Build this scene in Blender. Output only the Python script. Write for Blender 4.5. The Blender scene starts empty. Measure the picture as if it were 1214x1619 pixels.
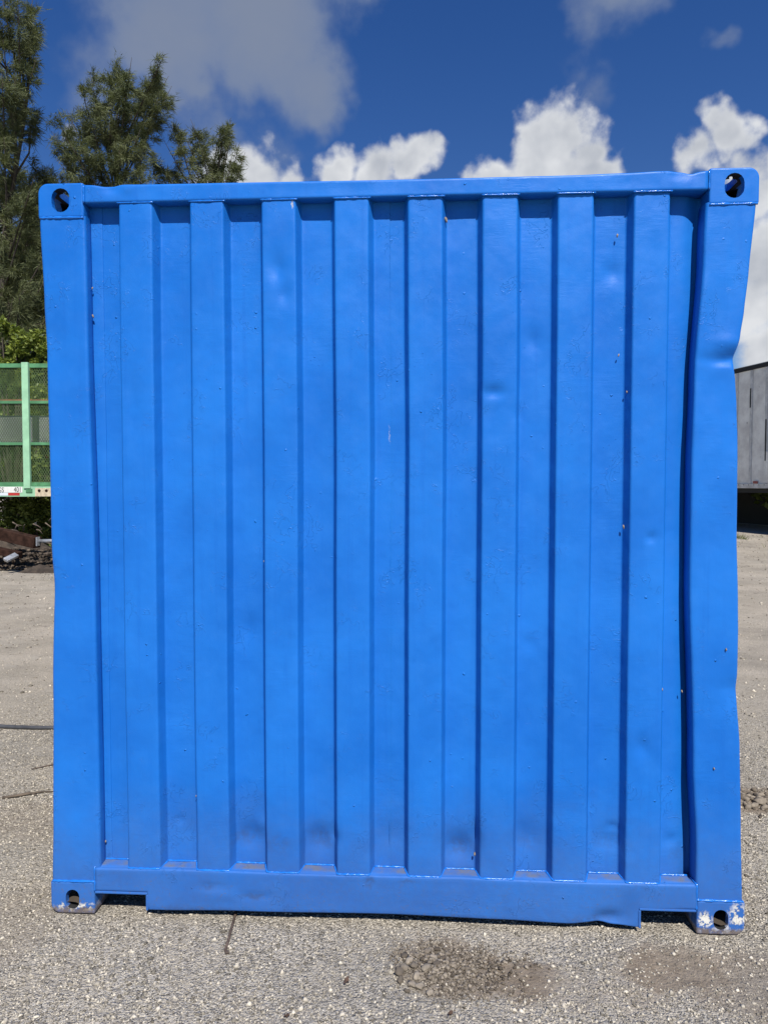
import bpy, bmesh, math, random
import numpy as np
from mathutils import Vector, Matrix
random.seed(7); RNG = np.random.default_rng(11)
R_ = math.radians
scene = bpy.context.scene
col = scene.collection

# ------------------------------------------------------------------ camera
CAM = Vector((0.1139, -2.4405, 1.5465)); PITCH, YAW = R_(-2.215), R_(3.071)
cam_d = bpy.data.cameras.new('camera'); cam = bpy.data.objects.new('camera', cam_d); col.objects.link(cam)
cam.location = CAM; cam.rotation_euler = (R_(90) + PITCH, 0, YAW)
cam_d.sensor_fit = 'VERTICAL'; cam_d.sensor_height = 36.0; cam_d.lens = 36.0 * 1122 / 1619
cam_d.clip_start = 0.05; cam_d.clip_end = 3000
scene.camera = cam
CROT = (Matrix.Rotation(YAW, 3, 'Z') @ Matrix.Rotation(PITCH, 3, 'X'))
def ray(u, v): return CROT @ Vector(((u - 607) / 1122, 1, -(v - 809.5) / 1122))
def at(u, v, D): return CAM + ray(u, v) * D          # authoring help: a spot at distance D

# ------------------------------------------------------------------ light
SUN_AZ, SUN_EL = R_(17), R_(50)
sdir = Vector((math.sin(SUN_AZ) * math.cos(SUN_EL), -math.cos(SUN_AZ) * math.cos(SUN_EL), math.sin(SUN_EL)))
sun_d = bpy.data.lights.new('sun', 'SUN'); sun = bpy.data.objects.new('sun', sun_d); col.objects.link(sun)
sun_d.energy = 5.0; sun_d.angle = R_(0.53); sun_d.color = (1.0, 0.96, 0.9)
sun.rotation_euler = sdir.to_track_quat('Z', 'Y').to_euler(); sun.location = (3, -8, 12)
scene.view_settings.view_transform = 'Standard'; scene.view_settings.look = 'None'
scene.view_settings.exposure = 0.28; scene.view_settings.gamma = 1.0; scene.view_settings.use_curve_mapping = False
scene.render.film_transparent = False
SKY_STRENGTH = 0.05
scene.cycles.max_bounces = 5; scene.cycles.diffuse_bounces = 1; scene.cycles.glossy_bounces = 2; scene.cycles.transmission_bounces = 2

class NT:
    """small node-tree helper"""
    def __init__(s, tree): s.t = tree; s.n = tree.nodes; s.l = tree.links
    def node(s, typ, **kw):
        n = s.n.new(typ)
        for k, v in kw.items(): setattr(n, k, v)
        return n
    def put(s, sock, val):
        if val is None: return
        if isinstance(val, bpy.types.NodeSocket): s.l.new(val, sock)
        else:
            if sock.type == 'RGBA' and len(val) == 3: val = (*val, 1)
            sock.default_value = val
    def math(s, op, a, b=None, c=None, clamp=False):
        n = s.node('ShaderNodeMath', operation=op, use_clamp=clamp)
        for i, v in enumerate((a, b, c)):
            s.put(n.inputs[i], v)
        return n.outputs[0]
    def vec(s, op, a, b=None, sc=None):
        n = s.node('ShaderNodeVectorMath', operation=op); s.put(n.inputs[0], a)
        if b is not None: s.put(n.inputs[1], b)
        if sc is not None: s.put(n.inputs['Scale'], sc)
        return n.outputs['Value'] if op in ('LENGTH', 'DISTANCE', 'DOT_PRODUCT') else n.outputs[0]
    def noise(s, v, scale, detail=4, rough=0.55, dist=0.0, color=False):
        n = s.node('ShaderNodeTexNoise'); s.put(n.inputs['Vector'], v)
        n.inputs['Scale'].default_value = scale; n.inputs['Detail'].default_value = detail
        n.inputs['Roughness'].default_value = rough; n.inputs['Distortion'].default_value = dist
        return n.outputs['Color'] if color else n.outputs['Fac']
    def voro(s, v, scale, feature='F1', out='Distance', rand=1.0):
        n = s.node('ShaderNodeTexVoronoi', feature=feature); s.put(n.inputs['Vector'], v)
        n.inputs['Scale'].default_value = scale; n.inputs['Randomness'].default_value = rand
        return n.outputs[out]
    def ramp(s, f, a, b, lo=0.0, hi=1.0, smooth=True):
        n = s.node('ShaderNodeMapRange', interpolation_type='SMOOTHSTEP' if smooth else 'LINEAR')
        s.put(n.inputs[0], f)
        for i, v in zip((1, 2, 3, 4), (a, b, lo, hi)): n.inputs[i].default_value = v
        return n.outputs[0]
    def mix(s, f, a, b, mode='MIX'):
        n = s.node('ShaderNodeMix', data_type='RGBA', blend_type=mode)
        s.put(n.inputs[0], f); s.put(n.inputs[6], a); s.put(n.inputs[7], b)
        return n.outputs[2]
    def sep(s, v):
        n = s.node('ShaderNodeSeparateXYZ'); s.put(n.inputs[0], v); return n.outputs
    def comb(s, x, y, z):
        n = s.node('ShaderNodeCombineXYZ')
        for i, v in enumerate((x, y, z)): s.put(n.inputs[i], v)
        return n.outputs[0]
    def bump(s, h, strength=0.3, dist=0.002, normal=None):
        n = s.node('ShaderNodeBump'); s.put(n.inputs['Height'], h)
        n.inputs['Strength'].default_value = strength; n.inputs['Distance'].default_value = dist
        if normal is not None: s.put(n.inputs['Normal'], normal)
        return n.outputs[0]

# ------------------------------------------------------------------ sky with clouds
def build_world():
    w = bpy.data.worlds.new('World'); scene.world = w; w.use_nodes = True
    k = NT(w.node_tree); k.n.clear()
    sky = k.node('ShaderNodeTexSky', sky_type='NISHITA')
    sky.sun_disc = False; sky.sun_elevation = SUN_EL; sky.sun_rotation = math.atan2(sdir.x, sdir.y)
    sky.altitude = 0; sky.air_density = 1.0; sky.dust_density = 0.0; sky.ozone_density = 2.5
    hs = k.node('ShaderNodeHueSaturation'); hs.inputs['Saturation'].default_value = 1.33
    hs.inputs['Value'].default_value = 1.62; hs.inputs['Hue'].default_value = 0.516; k.put(hs.inputs['Color'], sky.outputs[0])
    d = k.vec('NORMALIZE', k.node('ShaderNodeTexCoord').outputs['Generated'])
    warp = k.vec('SCALE', k.vec('SUBTRACT', k.noise(d, 7, 3, 0.6, color=True), (0.5, 0.5, 0.5)), sc=0.11)
    warp2 = k.vec('SCALE', k.vec('SUBTRACT', k.noise(d, 30, 2, 0.6, color=True), (0.5, 0.5, 0.5)), sc=0.035)
    dw = k.vec('ADD', k.vec('ADD', d, warp), warp2)
    def blobs(lst):
        acc = None
        for (u, v, r, a) in lst:
            c = ray(u, v).normalized()
            rr = r / 1122 / (ray(u, v).length)
            m = k.ramp(k.vec('DISTANCE', dw, tuple(c)), rr * 1.25, rr * 0.1, 0, a)
            acc = m if acc is None else k.math('SMOOTH_MAX', acc, m, 0.22)
        return acc
    # heaped white clouds low down
    heap = blobs([(525, 262, 62, 1), (480, 300, 60, .9), (600, 290, 80, 1), (672, 262, 62, 1), (400, 258, 70, 1), (445, 290, 70, 1), (330, 290, 60, .7),
                  (885, 203, 84, 1), (932, 222, 64, 1), (842, 215, 72, 1), (905, 250, 80, 1), (842, 262, 80, 1), (935, 275, 60, 1), (780, 300, 60, .9),
                  (1140, 215, 62, 1), (1085, 265, 60, .95), (1180, 290, 85, 1), (1240, 240, 60, .9), (1230, 400, 110, 1), (1180, 470, 110, .95), (1240, 560, 100, 1),
                  (110, 195, 40, .55), (60, 440, 110, .7), (20, 330, 60, .6), (1000, 420, 160, .9), (600, 430, 190, .9), (250, 420, 150, .8), (345, 250, 50, .8),
                  (-420, 300, 170, 1), (-250, 420, 150, .9), (1560, 330, 180, 1), (1800, 420, 200, 1), (2300, 200, 230, 1)])
    # thin grey sheet high up
    veil = blobs([(420, 30, 175, 1), (270, 50, 150, .9), (480, 130, 95, .8), (180, 130, 120, .5), (560, -60, 120, .8), (300, -120, 260, .9),
                  (330, 195, 100, .5), (420, 220, 80, .45), (920, 10, 95, .55), (940, 125, 62, .42), (1145, 62, 45, .55), (985, -70, 140, .8), (1190, 90, 50, .3),
                  (-300, -60, 250, .8), (1500, -250, 330, .9)])
    # the same sort of cloud goes on round the rest of the sky
    sp = k.sep(d)
    front = k.ramp(sp[1], -0.1, 0.35, 1, 0)
    rest = k.math('MULTIPLY', k.ramp(k.noise(d, 2.3, 2, 0.5), 0.60, 0.76), front)
    heap = k.math('MAXIMUM', heap, k.math('MULTIPLY', rest, k.ramp(sp[2], 0.0, 0.9, 0.95, 0.5)))
    fb = k.noise(d, 13, 6, 0.62); fb2 = k.noise(k.vec('ADD', d, (0.012, -0.006, 0.03)), 13, 3, 0.62)
    fbf = k.noise(d, 42, 4, 0.6)
    hd = k.math('ADD', heap, k.math('MULTIPLY', k.math('SUBTRACT', fb, 0.5), 0.95))
    hd = k.math('ADD', hd, k.math('MULTIPLY', k.math('SUBTRACT', fbf, 0.5), 0.26))
    hdens = k.ramp(hd, 0.36, 0.80)
    vd = k.math('ADD', veil, k.math('MULTIPLY', k.math('SUBTRACT', k.noise(k.vec('ADD', d, (3.1, 1.7, 0.4)), 9, 6, 0.62), 0.5), 0.8))
    vdens = k.ramp(vd, 0.25, 0.72, 0, 0.85)
    # relief: compare the density with that a little higher up, where the light comes from
    rel = k.math('ADD', k.math('MULTIPLY', k.math('SUBTRACT', fb, fb2), 1.6), 0.66)
    thick = k.ramp(hd, 0.5, 1.15, 0.25, -0.18)
    lit = k.math('ADD', rel, thick, clamp=True)
    S = 1 / SKY_STRENGTH
    white = k.mix(lit, (0.29 * S, 0.32 * S, 0.38 * S), (0.62 * S, 0.635 * S, 0.66 * S))
    grey = k.mix(k.ramp(vd, 0.3, 1.1), (0.15 * S, 0.20 * S, 0.32 * S), (0.20 * S, 0.235 * S, 0.31 * S))
    c = k.mix(vdens, hs.outputs[0], grey)
    c = k.mix(hdens, c, white)
    bg = k.node('ShaderNodeBackground'); bg.inputs['Strength'].default_value = SKY_STRENGTH; k.put(bg.inputs['Color'], c)
    out = k.node('ShaderNodeOutputWorld'); k.l.new(bg.outputs[0], out.inputs[0])
build_world()

# ------------------------------------------------------------------ helpers
def smooth01(t): t = np.clip(t, 0, 1); return t * t * (3 - 2 * t)
def vnoise(x, y, seed=0):
    """vectorised 2-D value noise, -1..1"""
    xi = np.floor(x).astype(np.int64); yi = np.floor(y).astype(np.int64)
    fx = smooth01(x - xi); fy = smooth01(y - yi)
    def h(a, b):
        n = (a * 374761393 + b * 668265263 + seed * 1442695041) & 0xFFFFFFFF
        n = ((n ^ (n >> 13)) * 1274126177) & 0xFFFFFFFF
        return ((n ^ (n >> 16)) & 0xFFFF) / 32767.5 - 1
    a = h(xi, yi) * (1 - fx) + h(xi + 1, yi) * fx
    b = h(xi, yi + 1) * (1 - fx) + h(xi + 1, yi + 1) * fx
    return a * (1 - fy) + b * fy
def fbm(x, y, oct=4, seed=0):
    s = 0; a = 1.0; t = 0
    for i in range(oct):
        s = s + a * vnoise(x * 2 ** i, y * 2 ** i, seed + i); t += a; a *= 0.5
    return s / t

def tag(o, label=None, cat=None, group=None, kind=None):
    for k_, v in (('label', label), ('category', cat), ('group', group), ('kind', kind)):
        if v is not None: o[k_] = v
    return o
def empty(name, loc=(0, 0, 0), rz=0.0):
    o = bpy.data.objects.new(name, None); col.objects.link(o); o.location = loc; o.rotation_euler = (0, 0, rz)
    o.empty_display_size = 0.2
    return o
def link(name, me, mat, parent=None, smooth=False):
    me.materials.clear()
    if mat is not None: me.materials.append(mat)
    if smooth and len(me.polygons): me.polygons.foreach_set('use_smooth', np.ones(len(me.polygons), bool))
    o = bpy.data.objects.new(name, me); col.objects.link(o)
    if parent is not None: o.parent = parent
    return o
def np_mesh(name, V, F, attr=None):
    """V (n,3); F (m,3) or (m,4) int"""
    me = bpy.data.meshes.new(name); V = np.asarray(V, np.float32); F = np.asarray(F, np.int32); m, c = F.shape
    me.vertices.add(len(V)); me.vertices.foreach_set('co', V.ravel())
    me.loops.add(m * c); me.loops.foreach_set('vertex_index', F.ravel())
    me.polygons.add(m); me.polygons.foreach_set('loop_start', np.arange(0, m * c, c, dtype=np.int32))
    me.polygons.foreach_set('loop_total', np.full(m, c, np.int32))
    if attr is not None:
        a = me.attributes.new('shade', 'FLOAT', 'POINT'); a.data.foreach_set('value', np.asarray(attr, np.float32))
    me.update(calc_edges=True)
    return me
def grid_mesh(name, P):
    """P (rows, cols, 3) -> quads"""
    r, c = P.shape[:2]; i = np.arange(r * c).reshape(r, c)
    F = np.stack([i[:-1, :-1], i[:-1, 1:], i[1:, 1:], i[1:, :-1]], -1).reshape(-1, 4)
    return np_mesh(name, P.reshape(-1, 3), F)
class MB:
    """collects shapes into one mesh"""
    def __init__(s): s.v = []; s.f = []
    def add(s, v, f):
        b = len(s.v); s.v += [tuple(p) for p in v]; s.f += [tuple(b + i for i in q) for q in f]; return s
    def box(s, lo, hi, M=None, bev=0.0):
        bm = bmesh.new(); bmesh.ops.create_cube(bm, size=1)
        lo, hi = Vector(lo), Vector(hi)
        for v in bm.verts: v.co = Vector([(lo[i] + hi[i]) / 2 + v.co[i] * (hi[i] - lo[i]) for i in range(3)])
        if bev: bmesh.ops.bevel(bm, geom=bm.edges[:], offset=bev, segments=2, profile=0.6, affect='EDGES')
        if M is not None: bm.transform(M)
        bm.verts.index_update()
        s.add([v.co for v in bm.verts], [[v.index for v in f.verts] for f in bm.faces]); bm.free(); return s
    def tube(s, pts, rad, n=8, caps=True):
        pts = [Vector(p) for p in pts]; m = len(pts)
        rad = rad if isinstance(rad, (list, tuple)) else [rad] * m
        t0 = (pts[1] - pts[0]).normalized(); up = Vector((0, 0, 1)) if abs(t0.z) < 0.9 else Vector((1, 0, 0))
        b = len(s.v); a = up.cross(t0).normalized()
        for i, p in enumerate(pts):
            t = (pts[min(i + 1, m - 1)] - pts[max(i - 1, 0)]).normalized()
            a = (a - t * a.dot(t)).normalized(); c = t.cross(a)
            for j in range(n):
                th = 2 * math.pi * j / n
                s.v.append(tuple(p + (a * math.cos(th) + c * math.sin(th)) * rad[i]))
        for i in range(m - 1):
            for j in range(n):
                s.f.append((b + i * n + j, b + i * n + (j + 1) % n, b + (i + 1) * n + (j + 1) % n, b + (i + 1) * n + j))
        if caps: s.f.append(tuple(b + j for j in range(n))[::-1]); s.f.append(tuple(b + (m - 1) * n + j for j in range(n)))
        return s
    def cyl(s, c, axis, r, h, n=20, bev=0.0):
        c = Vector(c); ax = Vector(axis).normalized()
        if not bev: return s.tube([c - ax * h / 2, c + ax * h / 2], r, n)
        return s.tube([c - ax * h / 2, c - ax * (h / 2 - .001), c - ax * (h / 2 - bev), c + ax * (h / 2 - bev), c + ax * (h / 2 - .001), c + ax * h / 2], [r - bev, r - bev, r, r, r - bev, r - bev], n)
    def build(s, name, mat, parent=None, smooth=False):
        me = bpy.data.meshes.new(name); me.from_pydata(s.v, [], s.f)
        bm = bmesh.new(); bm.from_mesh(me); bmesh.ops.recalc_face_normals(bm, faces=bm.faces); bm.to_mesh(me); bm.free()
        return link(name, me, mat, parent, smooth)
def copy_tree(o, parent=None):
    c = o.copy(); col.objects.link(c)
    if parent is not None: c.parent = parent
    for ch in list(o.children): copy_tree(ch, c)
    return c
def loft(rings, close=True):
    """rings (m, n, 3) -> V, F (quads)"""
    P = np.asarray(rings); m, n = P.shape[:2]; i = np.arange(m * n).reshape(m, n)
    if close: j = np.roll(i, -1, axis=1)
    else: j = i[:, 1:]; i = i[:, :-1]
    F = np.stack([i[:-1], j[:-1], j[1:], i[1:]], -1).reshape(-1, 4)
    return P.reshape(-1, 3), F

# ------------------------------------------------------------------ materials
def mat_new(name):
    m = bpy.data.materials.new(name); m.use_nodes = True; k = NT(m.node_tree); k.n.clear()
    p = k.node('ShaderNodeBsdfPrincipled'); o = k.node('ShaderNodeOutputMaterial'); k.l.new(p.outputs[0], o.inputs[0])
    k.p = p; k.pos = k.node('ShaderNodeNewGeometry').outputs['Position']; k.obj = k.node('ShaderNodeTexCoord').outputs['Object']
    return m, k
def mat_plain(name, c, rough=0.6, metal=0.0, var=0.25, scale=6.0, bump=0.15, rust=0.0, rust_c=(0.12, 0.045, 0.02), bdist=0.002, spec=0.5):
    m, k = mat_new(name)
    n = k.noise(k.obj, scale, 6, 0.6)
    b = k.mix(k.ramp(n, 0.3, 0.7), tuple(x * (1 - var) for x in c), tuple(min(1, x * (1 + var)) for x in c))
    if rust:
        f = k.ramp(k.noise(k.obj, scale * 1.7, 8, 0.65), 0.72 - rust * 0.4, 0.8 - rust * 0.4); b = k.mix(f, b, rust_c)
    k.put(k.p.inputs['Base Color'], b); k.p.inputs['Metallic'].default_value = metal
    k.p.inputs['Specular IOR Level'].default_value = spec
    k.put(k.p.inputs['Roughness'], k.ramp(n, 0.2, 0.8, max(0.05, rough - 0.1), min(1, rough + 0.1)))
    if bump: k.put(k.p.inputs['Normal'], k.bump(k.noise(k.obj, scale * 9, 4, 0.6), bump, bdist))
    return m

# stains and scuffs; those at the recess bottoms also paint in dent shadow: x, z, half width, half height, strength
STAINS_AND_SHADE = [(-0.52, .275, .055, .030, .55), (-0.39, .27, .05, .032, .35), (-0.245, .272, .055, .034, .55), (.25, .252, .055, .030, .6), (.485, .285, .05, .022, .3), (.765, .295, .06, .03, .35), (1.0, .26, .03, .03, .3),
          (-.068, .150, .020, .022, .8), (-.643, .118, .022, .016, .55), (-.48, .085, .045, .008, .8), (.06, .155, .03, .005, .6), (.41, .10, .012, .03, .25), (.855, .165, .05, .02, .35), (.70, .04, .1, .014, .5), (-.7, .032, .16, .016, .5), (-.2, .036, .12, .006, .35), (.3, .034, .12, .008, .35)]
WHITES = [(1.195, .068, .03, .05, 1), (1.085, .052, .028, .032, 1), (1.13, .012, .09, .016, .6), (-1.13, .024, .08, .018, 1), (-1.09, .03, .03, .012, 1), (1.155, .028, .03, .014, .7)]
CHIPS = [(-1.053, 2.22, .004, .012, 1), (-.33, 2.5, .003, .012, .8), (-.002, 1.72, .0018, .03, .35)]
def mat_container(name, STAINS_AND_SHADE, WHITES, CHIPS):
    m, k = mat_new(name); pos = k.pos; x, y, z = k.sep(pos)
    big = k.noise(pos, 2.3, 5, 0.6); mid = k.noise(pos, 14, 5, 0.6)
    base = k.mix(k.ramp(big, 0.3, 0.7), (0.0075, 0.126, 0.490), (0.0125, 0.163, 0.580))
    base = k.mix(k.ramp(mid, 0.45, 0.75, 0, 0.25), base, (0.017, 0.166, 0.565))
    # faint vertical weathering streaks
    st = k.noise(k.comb(k.math('MULTIPLY', x, 40), k.math('MULTIPLY', y, 40), k.math('MULTIPLY', z, 1.3)), 1.0, 5, 0.6)
    base = k.mix(k.ramp(st, 0.52, 0.75, 0, 0.28), base, (0.007, 0.112, 0.46))
    grain = k.noise(pos, 45, 6, 0.7)
    wob = k.vec('SCALE', k.vec('SUBTRACT', k.noise(pos, 30, 5, 0.65, color=True), (.5, .5, .5)), sc=0.05)
    pw = k.vec('ADD', k.vec('MULTIPLY', pos, (1, 0, 1)), k.vec('MULTIPLY', wob, (1, 0, 1)))
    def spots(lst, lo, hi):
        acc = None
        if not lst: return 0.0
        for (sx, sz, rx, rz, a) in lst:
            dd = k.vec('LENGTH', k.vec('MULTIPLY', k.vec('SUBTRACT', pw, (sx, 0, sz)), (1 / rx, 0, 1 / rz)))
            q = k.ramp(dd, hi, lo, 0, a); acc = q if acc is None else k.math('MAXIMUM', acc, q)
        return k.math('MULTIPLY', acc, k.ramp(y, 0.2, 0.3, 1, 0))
    scuff_shade = k.math('MULTIPLY', spots(STAINS_AND_SHADE, 0.2, 1.5), k.ramp(grain, 0.3, 0.62, 0, .62)) if STAINS_AND_SHADE else 0.0
    base = k.mix(scuff_shade, base, (0.028, 0.032, 0.045))
    # road dust: a thin film low down and thick on the ledges that catch it
    nz = k.sep(k.node('ShaderNodeNewGeometry').outputs['Normal'])[2]
    low = k.ramp(k.math('ADD', z, k.math('MULTIPLY', k.math('SUBTRACT', k.noise(pos, 5, 6, .65), 0.5), 0.5)), 0.05, 0.55, 1, 0)
    film = k.math('MULTIPLY', low, k.ramp(grain, 0.2, 0.8, 0.32, 0.50))
    base = k.mix(film, base, (0.062, 0.095, 0.20))
    mud = k.math('MULTIPLY', k.ramp(k.noise(pos, 130, 4, .7), .60, .66), k.math('MULTIPLY', k.ramp(z, .03, .22, .8, 0), k.ramp(k.noise(pos, 9, 3, .6), .42, .6)))
    base = k.mix(mud, base, (0.13, 0.105, 0.08))
    ledge = k.math('MULTIPLY', k.math('MULTIPLY', k.ramp(nz, 0.35, 0.75), k.ramp(z, 0.25, 0.35, 1, 0)), k.math('MULTIPLY', k.ramp(y, 0.006, 0.018), k.ramp(mid, 0.38, 0.66, 0.12, 0.8)))
    base = k.mix(ledge, base, (0.13, 0.135, 0.145))
    whites = 0.0
    if WHITES:
        whites = k.math('MULTIPLY', spots(WHITES, 0.45, 1.25), k.ramp(k.noise(pos, 46, 8, .72), 0.475, 0.51))
        base = k.mix(whites, base, (0.66, 0.64, 0.58))
        rusty = k.math('MULTIPLY', k.ramp(k.math('ADD', z, k.math('MULTIPLY', k.math('SUBTRACT', k.noise(pos, 30, 5, .7), .5), .05)), .014, .03, .9, 0), k.ramp(grain, .3, .55, .5, 1))
        base = k.mix(rusty, base, (0.15, 0.115, 0.085))
    chips = spots(CHIPS, 0.6, 1.3)
    if CHIPS: base = k.mix(chips, base, (0.42, 0.44, 0.48))
    # rust blooming in a few creases
    rs = k.ramp(k.noise(pos, 3.1, 9, 0.72), 0.715, 0.76); base = k.mix(k.math('MULTIPLY', rs, k.ramp(grain, .4, .6)), base, (0.09, 0.04, 0.022))
    k.put(k.p.inputs['Base Color'], base)
    ro = k.math('ADD', k.ramp(mid, 0.3, 0.7, 0.36, 0.5), k.math('MULTIPLY', k.math('MAXIMUM', film, k.math('MAXIMUM', scuff_shade, ledge)), 0.5), clamp=True)
    k.put(k.p.inputs['Roughness'], ro); k.p.inputs['Specular IOR Level'].default_value = 0.24
    # relief: roller stipple, brush squiggles, paint blobs and runs
    stip = k.noise(k.vec('MULTIPLY', pos, (1.0, 1.0, 0.7)), 190, 3, 0.6)
    sq = k.noise(k.vec('ADD', pos, k.vec('SCALE', k.noise(pos, 9, 3, .5, color=True), sc=0.35)), 16, 2, 0.5)
    line = k.math('MULTIPLY', k.ramp(k.math('ABSOLUTE', k.math('SUBTRACT', sq, 0.5)), 0.0, 0.012, 1, 0), k.ramp(k.noise(pos, 7, 2, .5), 0.54, 0.64))
    p2 = k.vec('ADD', pos, k.vec('SCALE', k.noise(pos, 60, 2, .5, color=True), sc=0.012))
    vn = k.node('ShaderNodeTexVoronoi', feature='F1'); k.put(vn.inputs['Vector'], p2); vn.inputs['Scale'].default_value = 26
    vr = k.sep(vn.outputs['Color'])
    blob = k.math('MULTIPLY', k.ramp(vn.outputs['Distance'], 0.04, 0.13, 1, 0), k.math('MULTIPLY', k.ramp(vr[0], 0.76, 0.8), k.ramp(k.noise(pos, 5, 2, .5), .45, .6)))
    h = k.math('ADD', k.math('MULTIPLY', stip, 0.11), k.math('ADD', k.math('MULTIPLY', line, 0.42), k.math('MULTIPLY', blob, 1.7)))
    rip = k.math('MULTIPLY', k.noise(k.vec('MULTIPLY', pos, (16, 16, 110)), 1.0, 4, .65), k.ramp(k.noise(k.vec('ADD', pos, (5, 2, 1)), 6, 2, .5), .48, .64))
    h = k.math('ADD', h, k.math('MULTIPLY', rip, 0.28))
    h = k.math('ADD', h, k.math('MULTIPLY', k.math('MAXIMUM', whites, chips), -0.5))
    b1 = k.bump(k.noise(pos, 5.5, 3, .5), 0.32, 0.02)
    k.put(k.p.inputs['Normal'], k.bump(h, 0.8, 0.0030, b1))
    return m

def mat_ground():
    m, k = mat_new('crushed stone yard'); pos = k.vec('MULTIPLY', k.pos, (1, 1, 0)); x, y, z = k.sep(k.pos)
    v1 = k.node('ShaderNodeTexVoronoi', feature='F1'); k.put(v1.inputs['Vector'], pos); v1.inputs['Scale'].default_value = 110
    v2 = k.node('ShaderNodeTexVoronoi', feature='F1'); k.put(v2.inputs['Vector'], pos); v2.inputs['Scale'].default_value = 240
    r1 = k.sep(v1.outputs['Color']); r2 = k.sep(v2.outputs['Color'])
    g = k.mix(r1[0], (0.155, 0.136, 0.105), (0.56, 0.50, 0.40))
    g = k.mix(k.math('MULTIPLY', k.ramp(r2[1], 0.55, 0.9), 0.6), g, (0.47, 0.45, 0.41))
    g = k.mix(k.math('MULTIPLY', k.ramp(r1[1], 0.86, 0.9), k.ramp(v1.outputs['Distance'], .1, .5, 1, 0)), g, (0.60, 0.57, 0.50))
    g = k.mix(k.ramp(r2[2], 0.88, 0.94), g, (0.05, 0.048, 0.046))
    fines = (0.40, 0.352, 0.278)
    patch = k.noise(pos, 3.3, 6, .62); g = k.mix(k.ramp(patch, 0.42, 0.68, 0.10, 0.66), g, fines)
    # driven-over sandy band further off
    band = k.math('ADD', y, k.math('MULTIPLY', k.math('SUBTRACT', k.noise(pos, 0.8, 4, .6), .5), 3.0))
    sandy = k.math('MULTIPLY', k.ramp(band, 2.0, 3.4), 0.82)
    track = k.noise(k.vec('MULTIPLY', pos, (0.7, 1.1, 0)), 1.6, 7, .68)
    sand = k.mix(k.ramp(track, 0.35, 0.65), (0.36, 0.315, 0.25), (0.50, 0.435, 0.35))
    sand = k.mix(k.math('MULTIPLY', k.ramp(r1[2], .7, .9), .5), sand, (0.2, .19, .17))
    g = k.mix(sandy, g, sand)
    # brown silt dried in shallow hollows
    wob = k.vec('SCALE', k.vec('SUBTRACT', k.noise(pos, 8, 6, 0.65, color=True), (.5, .5, .5)), sc=0.22)
    pw = k.vec('ADD', pos, k.vec('MULTIPLY', wob, (1, 1, 0))); acc = None
    for (sx, sy, rx, ry, a) in [(.37, -.235, .22, .105, 1.0), (.17, -.21, .14, .15, .9), (.93, -.19, .2, .12, .9), (1.2, -.25, .3, .2, .7), (.62, -.30, .3, .08, .4), (-1.35, -.1, .2, .3, .35), (-1.6, .7, .4, .2, .4), (1.8, 1.07, .35, .16, .9)]:
        q = k.ramp(k.vec('LENGTH', k.vec('MULTIPLY', k.vec('SUBTRACT', pw, (sx, sy, 0)), (1 / rx, 1 / ry, 0))), 1.15, 0.7, 0, a)
        acc = q if acc is None else k.math('MAXIMUM', acc, q)
    silt = k.mix(k.ramp(k.noise(pos, 22, 6, .65), .3, .7), (0.15, 0.115, 0.08), (0.235, 0.188, 0.138))
    g = k.mix(acc, g, silt)
    g = k.mix(k.ramp(k.noise(pos, 1.1, 6, .65), 0.46, 0.7, 0, 0.5), g, (0.21, 0.193, 0.165))
    g = k.mix(k.ramp(k.noise(k.vec('ADD', pos, (7, 3, 0)), 1.9, 6, .65), 0.5, 0.72, 0, 0.4), g, (0.47, 0.43, 0.365))
    g = k.mix(k.ramp(k.noise(k.vec('ADD', pos, (1, 9, 0)), 4.5, 6, .7), 0.60, 0.72, 0, 0.5), g, (0.13, 0.115, 0.098))
    k.put(k.p.inputs['Base Color'], g); k.p.inputs['Roughness'].default_value = 0.93; k.p.inputs['Specular IOR Level'].default_value = 0.25
    h = k.math('ADD', k.math('MULTIPLY', v1.outputs['Distance'], -0.9), k.math('MULTIPLY', v2.outputs['Distance'], -0.6))
    h = k.math('MULTIPLY', h, k.math('SUBTRACT', 1.0, k.math('MULTIPLY', acc, 0.7)))
    h = k.math('ADD', h, k.math('MULTIPLY', k.noise(pos, 60, 5, .65), 1.1))
    k.put(k.p.inputs['Normal'], k.bump(h, 0.9, 0.009))
    return m
def mat_shade(name, c0, c1, rough=0.85, scale=40, transl=0.0):
    """colour runs from c0 to c1 with the piece's own 'shade' value"""
    m, k = mat_new(name); a = k.node('ShaderNodeAttribute', attribute_name='shade')
    b = k.mix(a.outputs['Fac'], c0, c1)
    if scale: b = k.mix(k.ramp(k.noise(k.obj, scale, 4, .6), .3, .7, 0, .35), b, tuple(x * .6 for x in c0))
    k.put(k.p.inputs['Base Color'], b); k.p.inputs['Roughness'].default_value = rough; k.p.inputs['Specular IOR Level'].default_value = 0.3
    if transl:
        t = k.node('ShaderNodeBsdfTranslucent'); k.put(t.inputs[0], k.mix(1.0, b, (1.2, 1.25, .7), 'MULTIPLY'))
        mx = k.node('ShaderNodeMixShader'); mx.inputs[0].default_value = transl
        k.l.new(k.p.outputs[0], mx.inputs[1]); k.l.new(t.outputs[0], mx.inputs[2])
        out = [n for n in k.n if n.type == 'OUTPUT_MATERIAL'][0]; k.l.new(mx.outputs[0], out.inputs[0])
    return m
BLUE = mat_container('blue container paint', [], [], [])
BLUE_WALL = mat_container('blue wall paint', [t for t in STAINS_AND_SHADE if t[1] > .2], [], CHIPS)
BLUE_RAIL = mat_container('blue scuffed rail paint', [t for t in STAINS_AND_SHADE if t[1] <= .2], [], [])
BLUE_CAST = mat_container('blue chipped casting paint', [], WHITES, [])
BEAD = mat_plain('glossy blue paint on welds', (0.012, 0.155, 0.58), .2, var=.12, scale=30, bump=.3)
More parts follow.
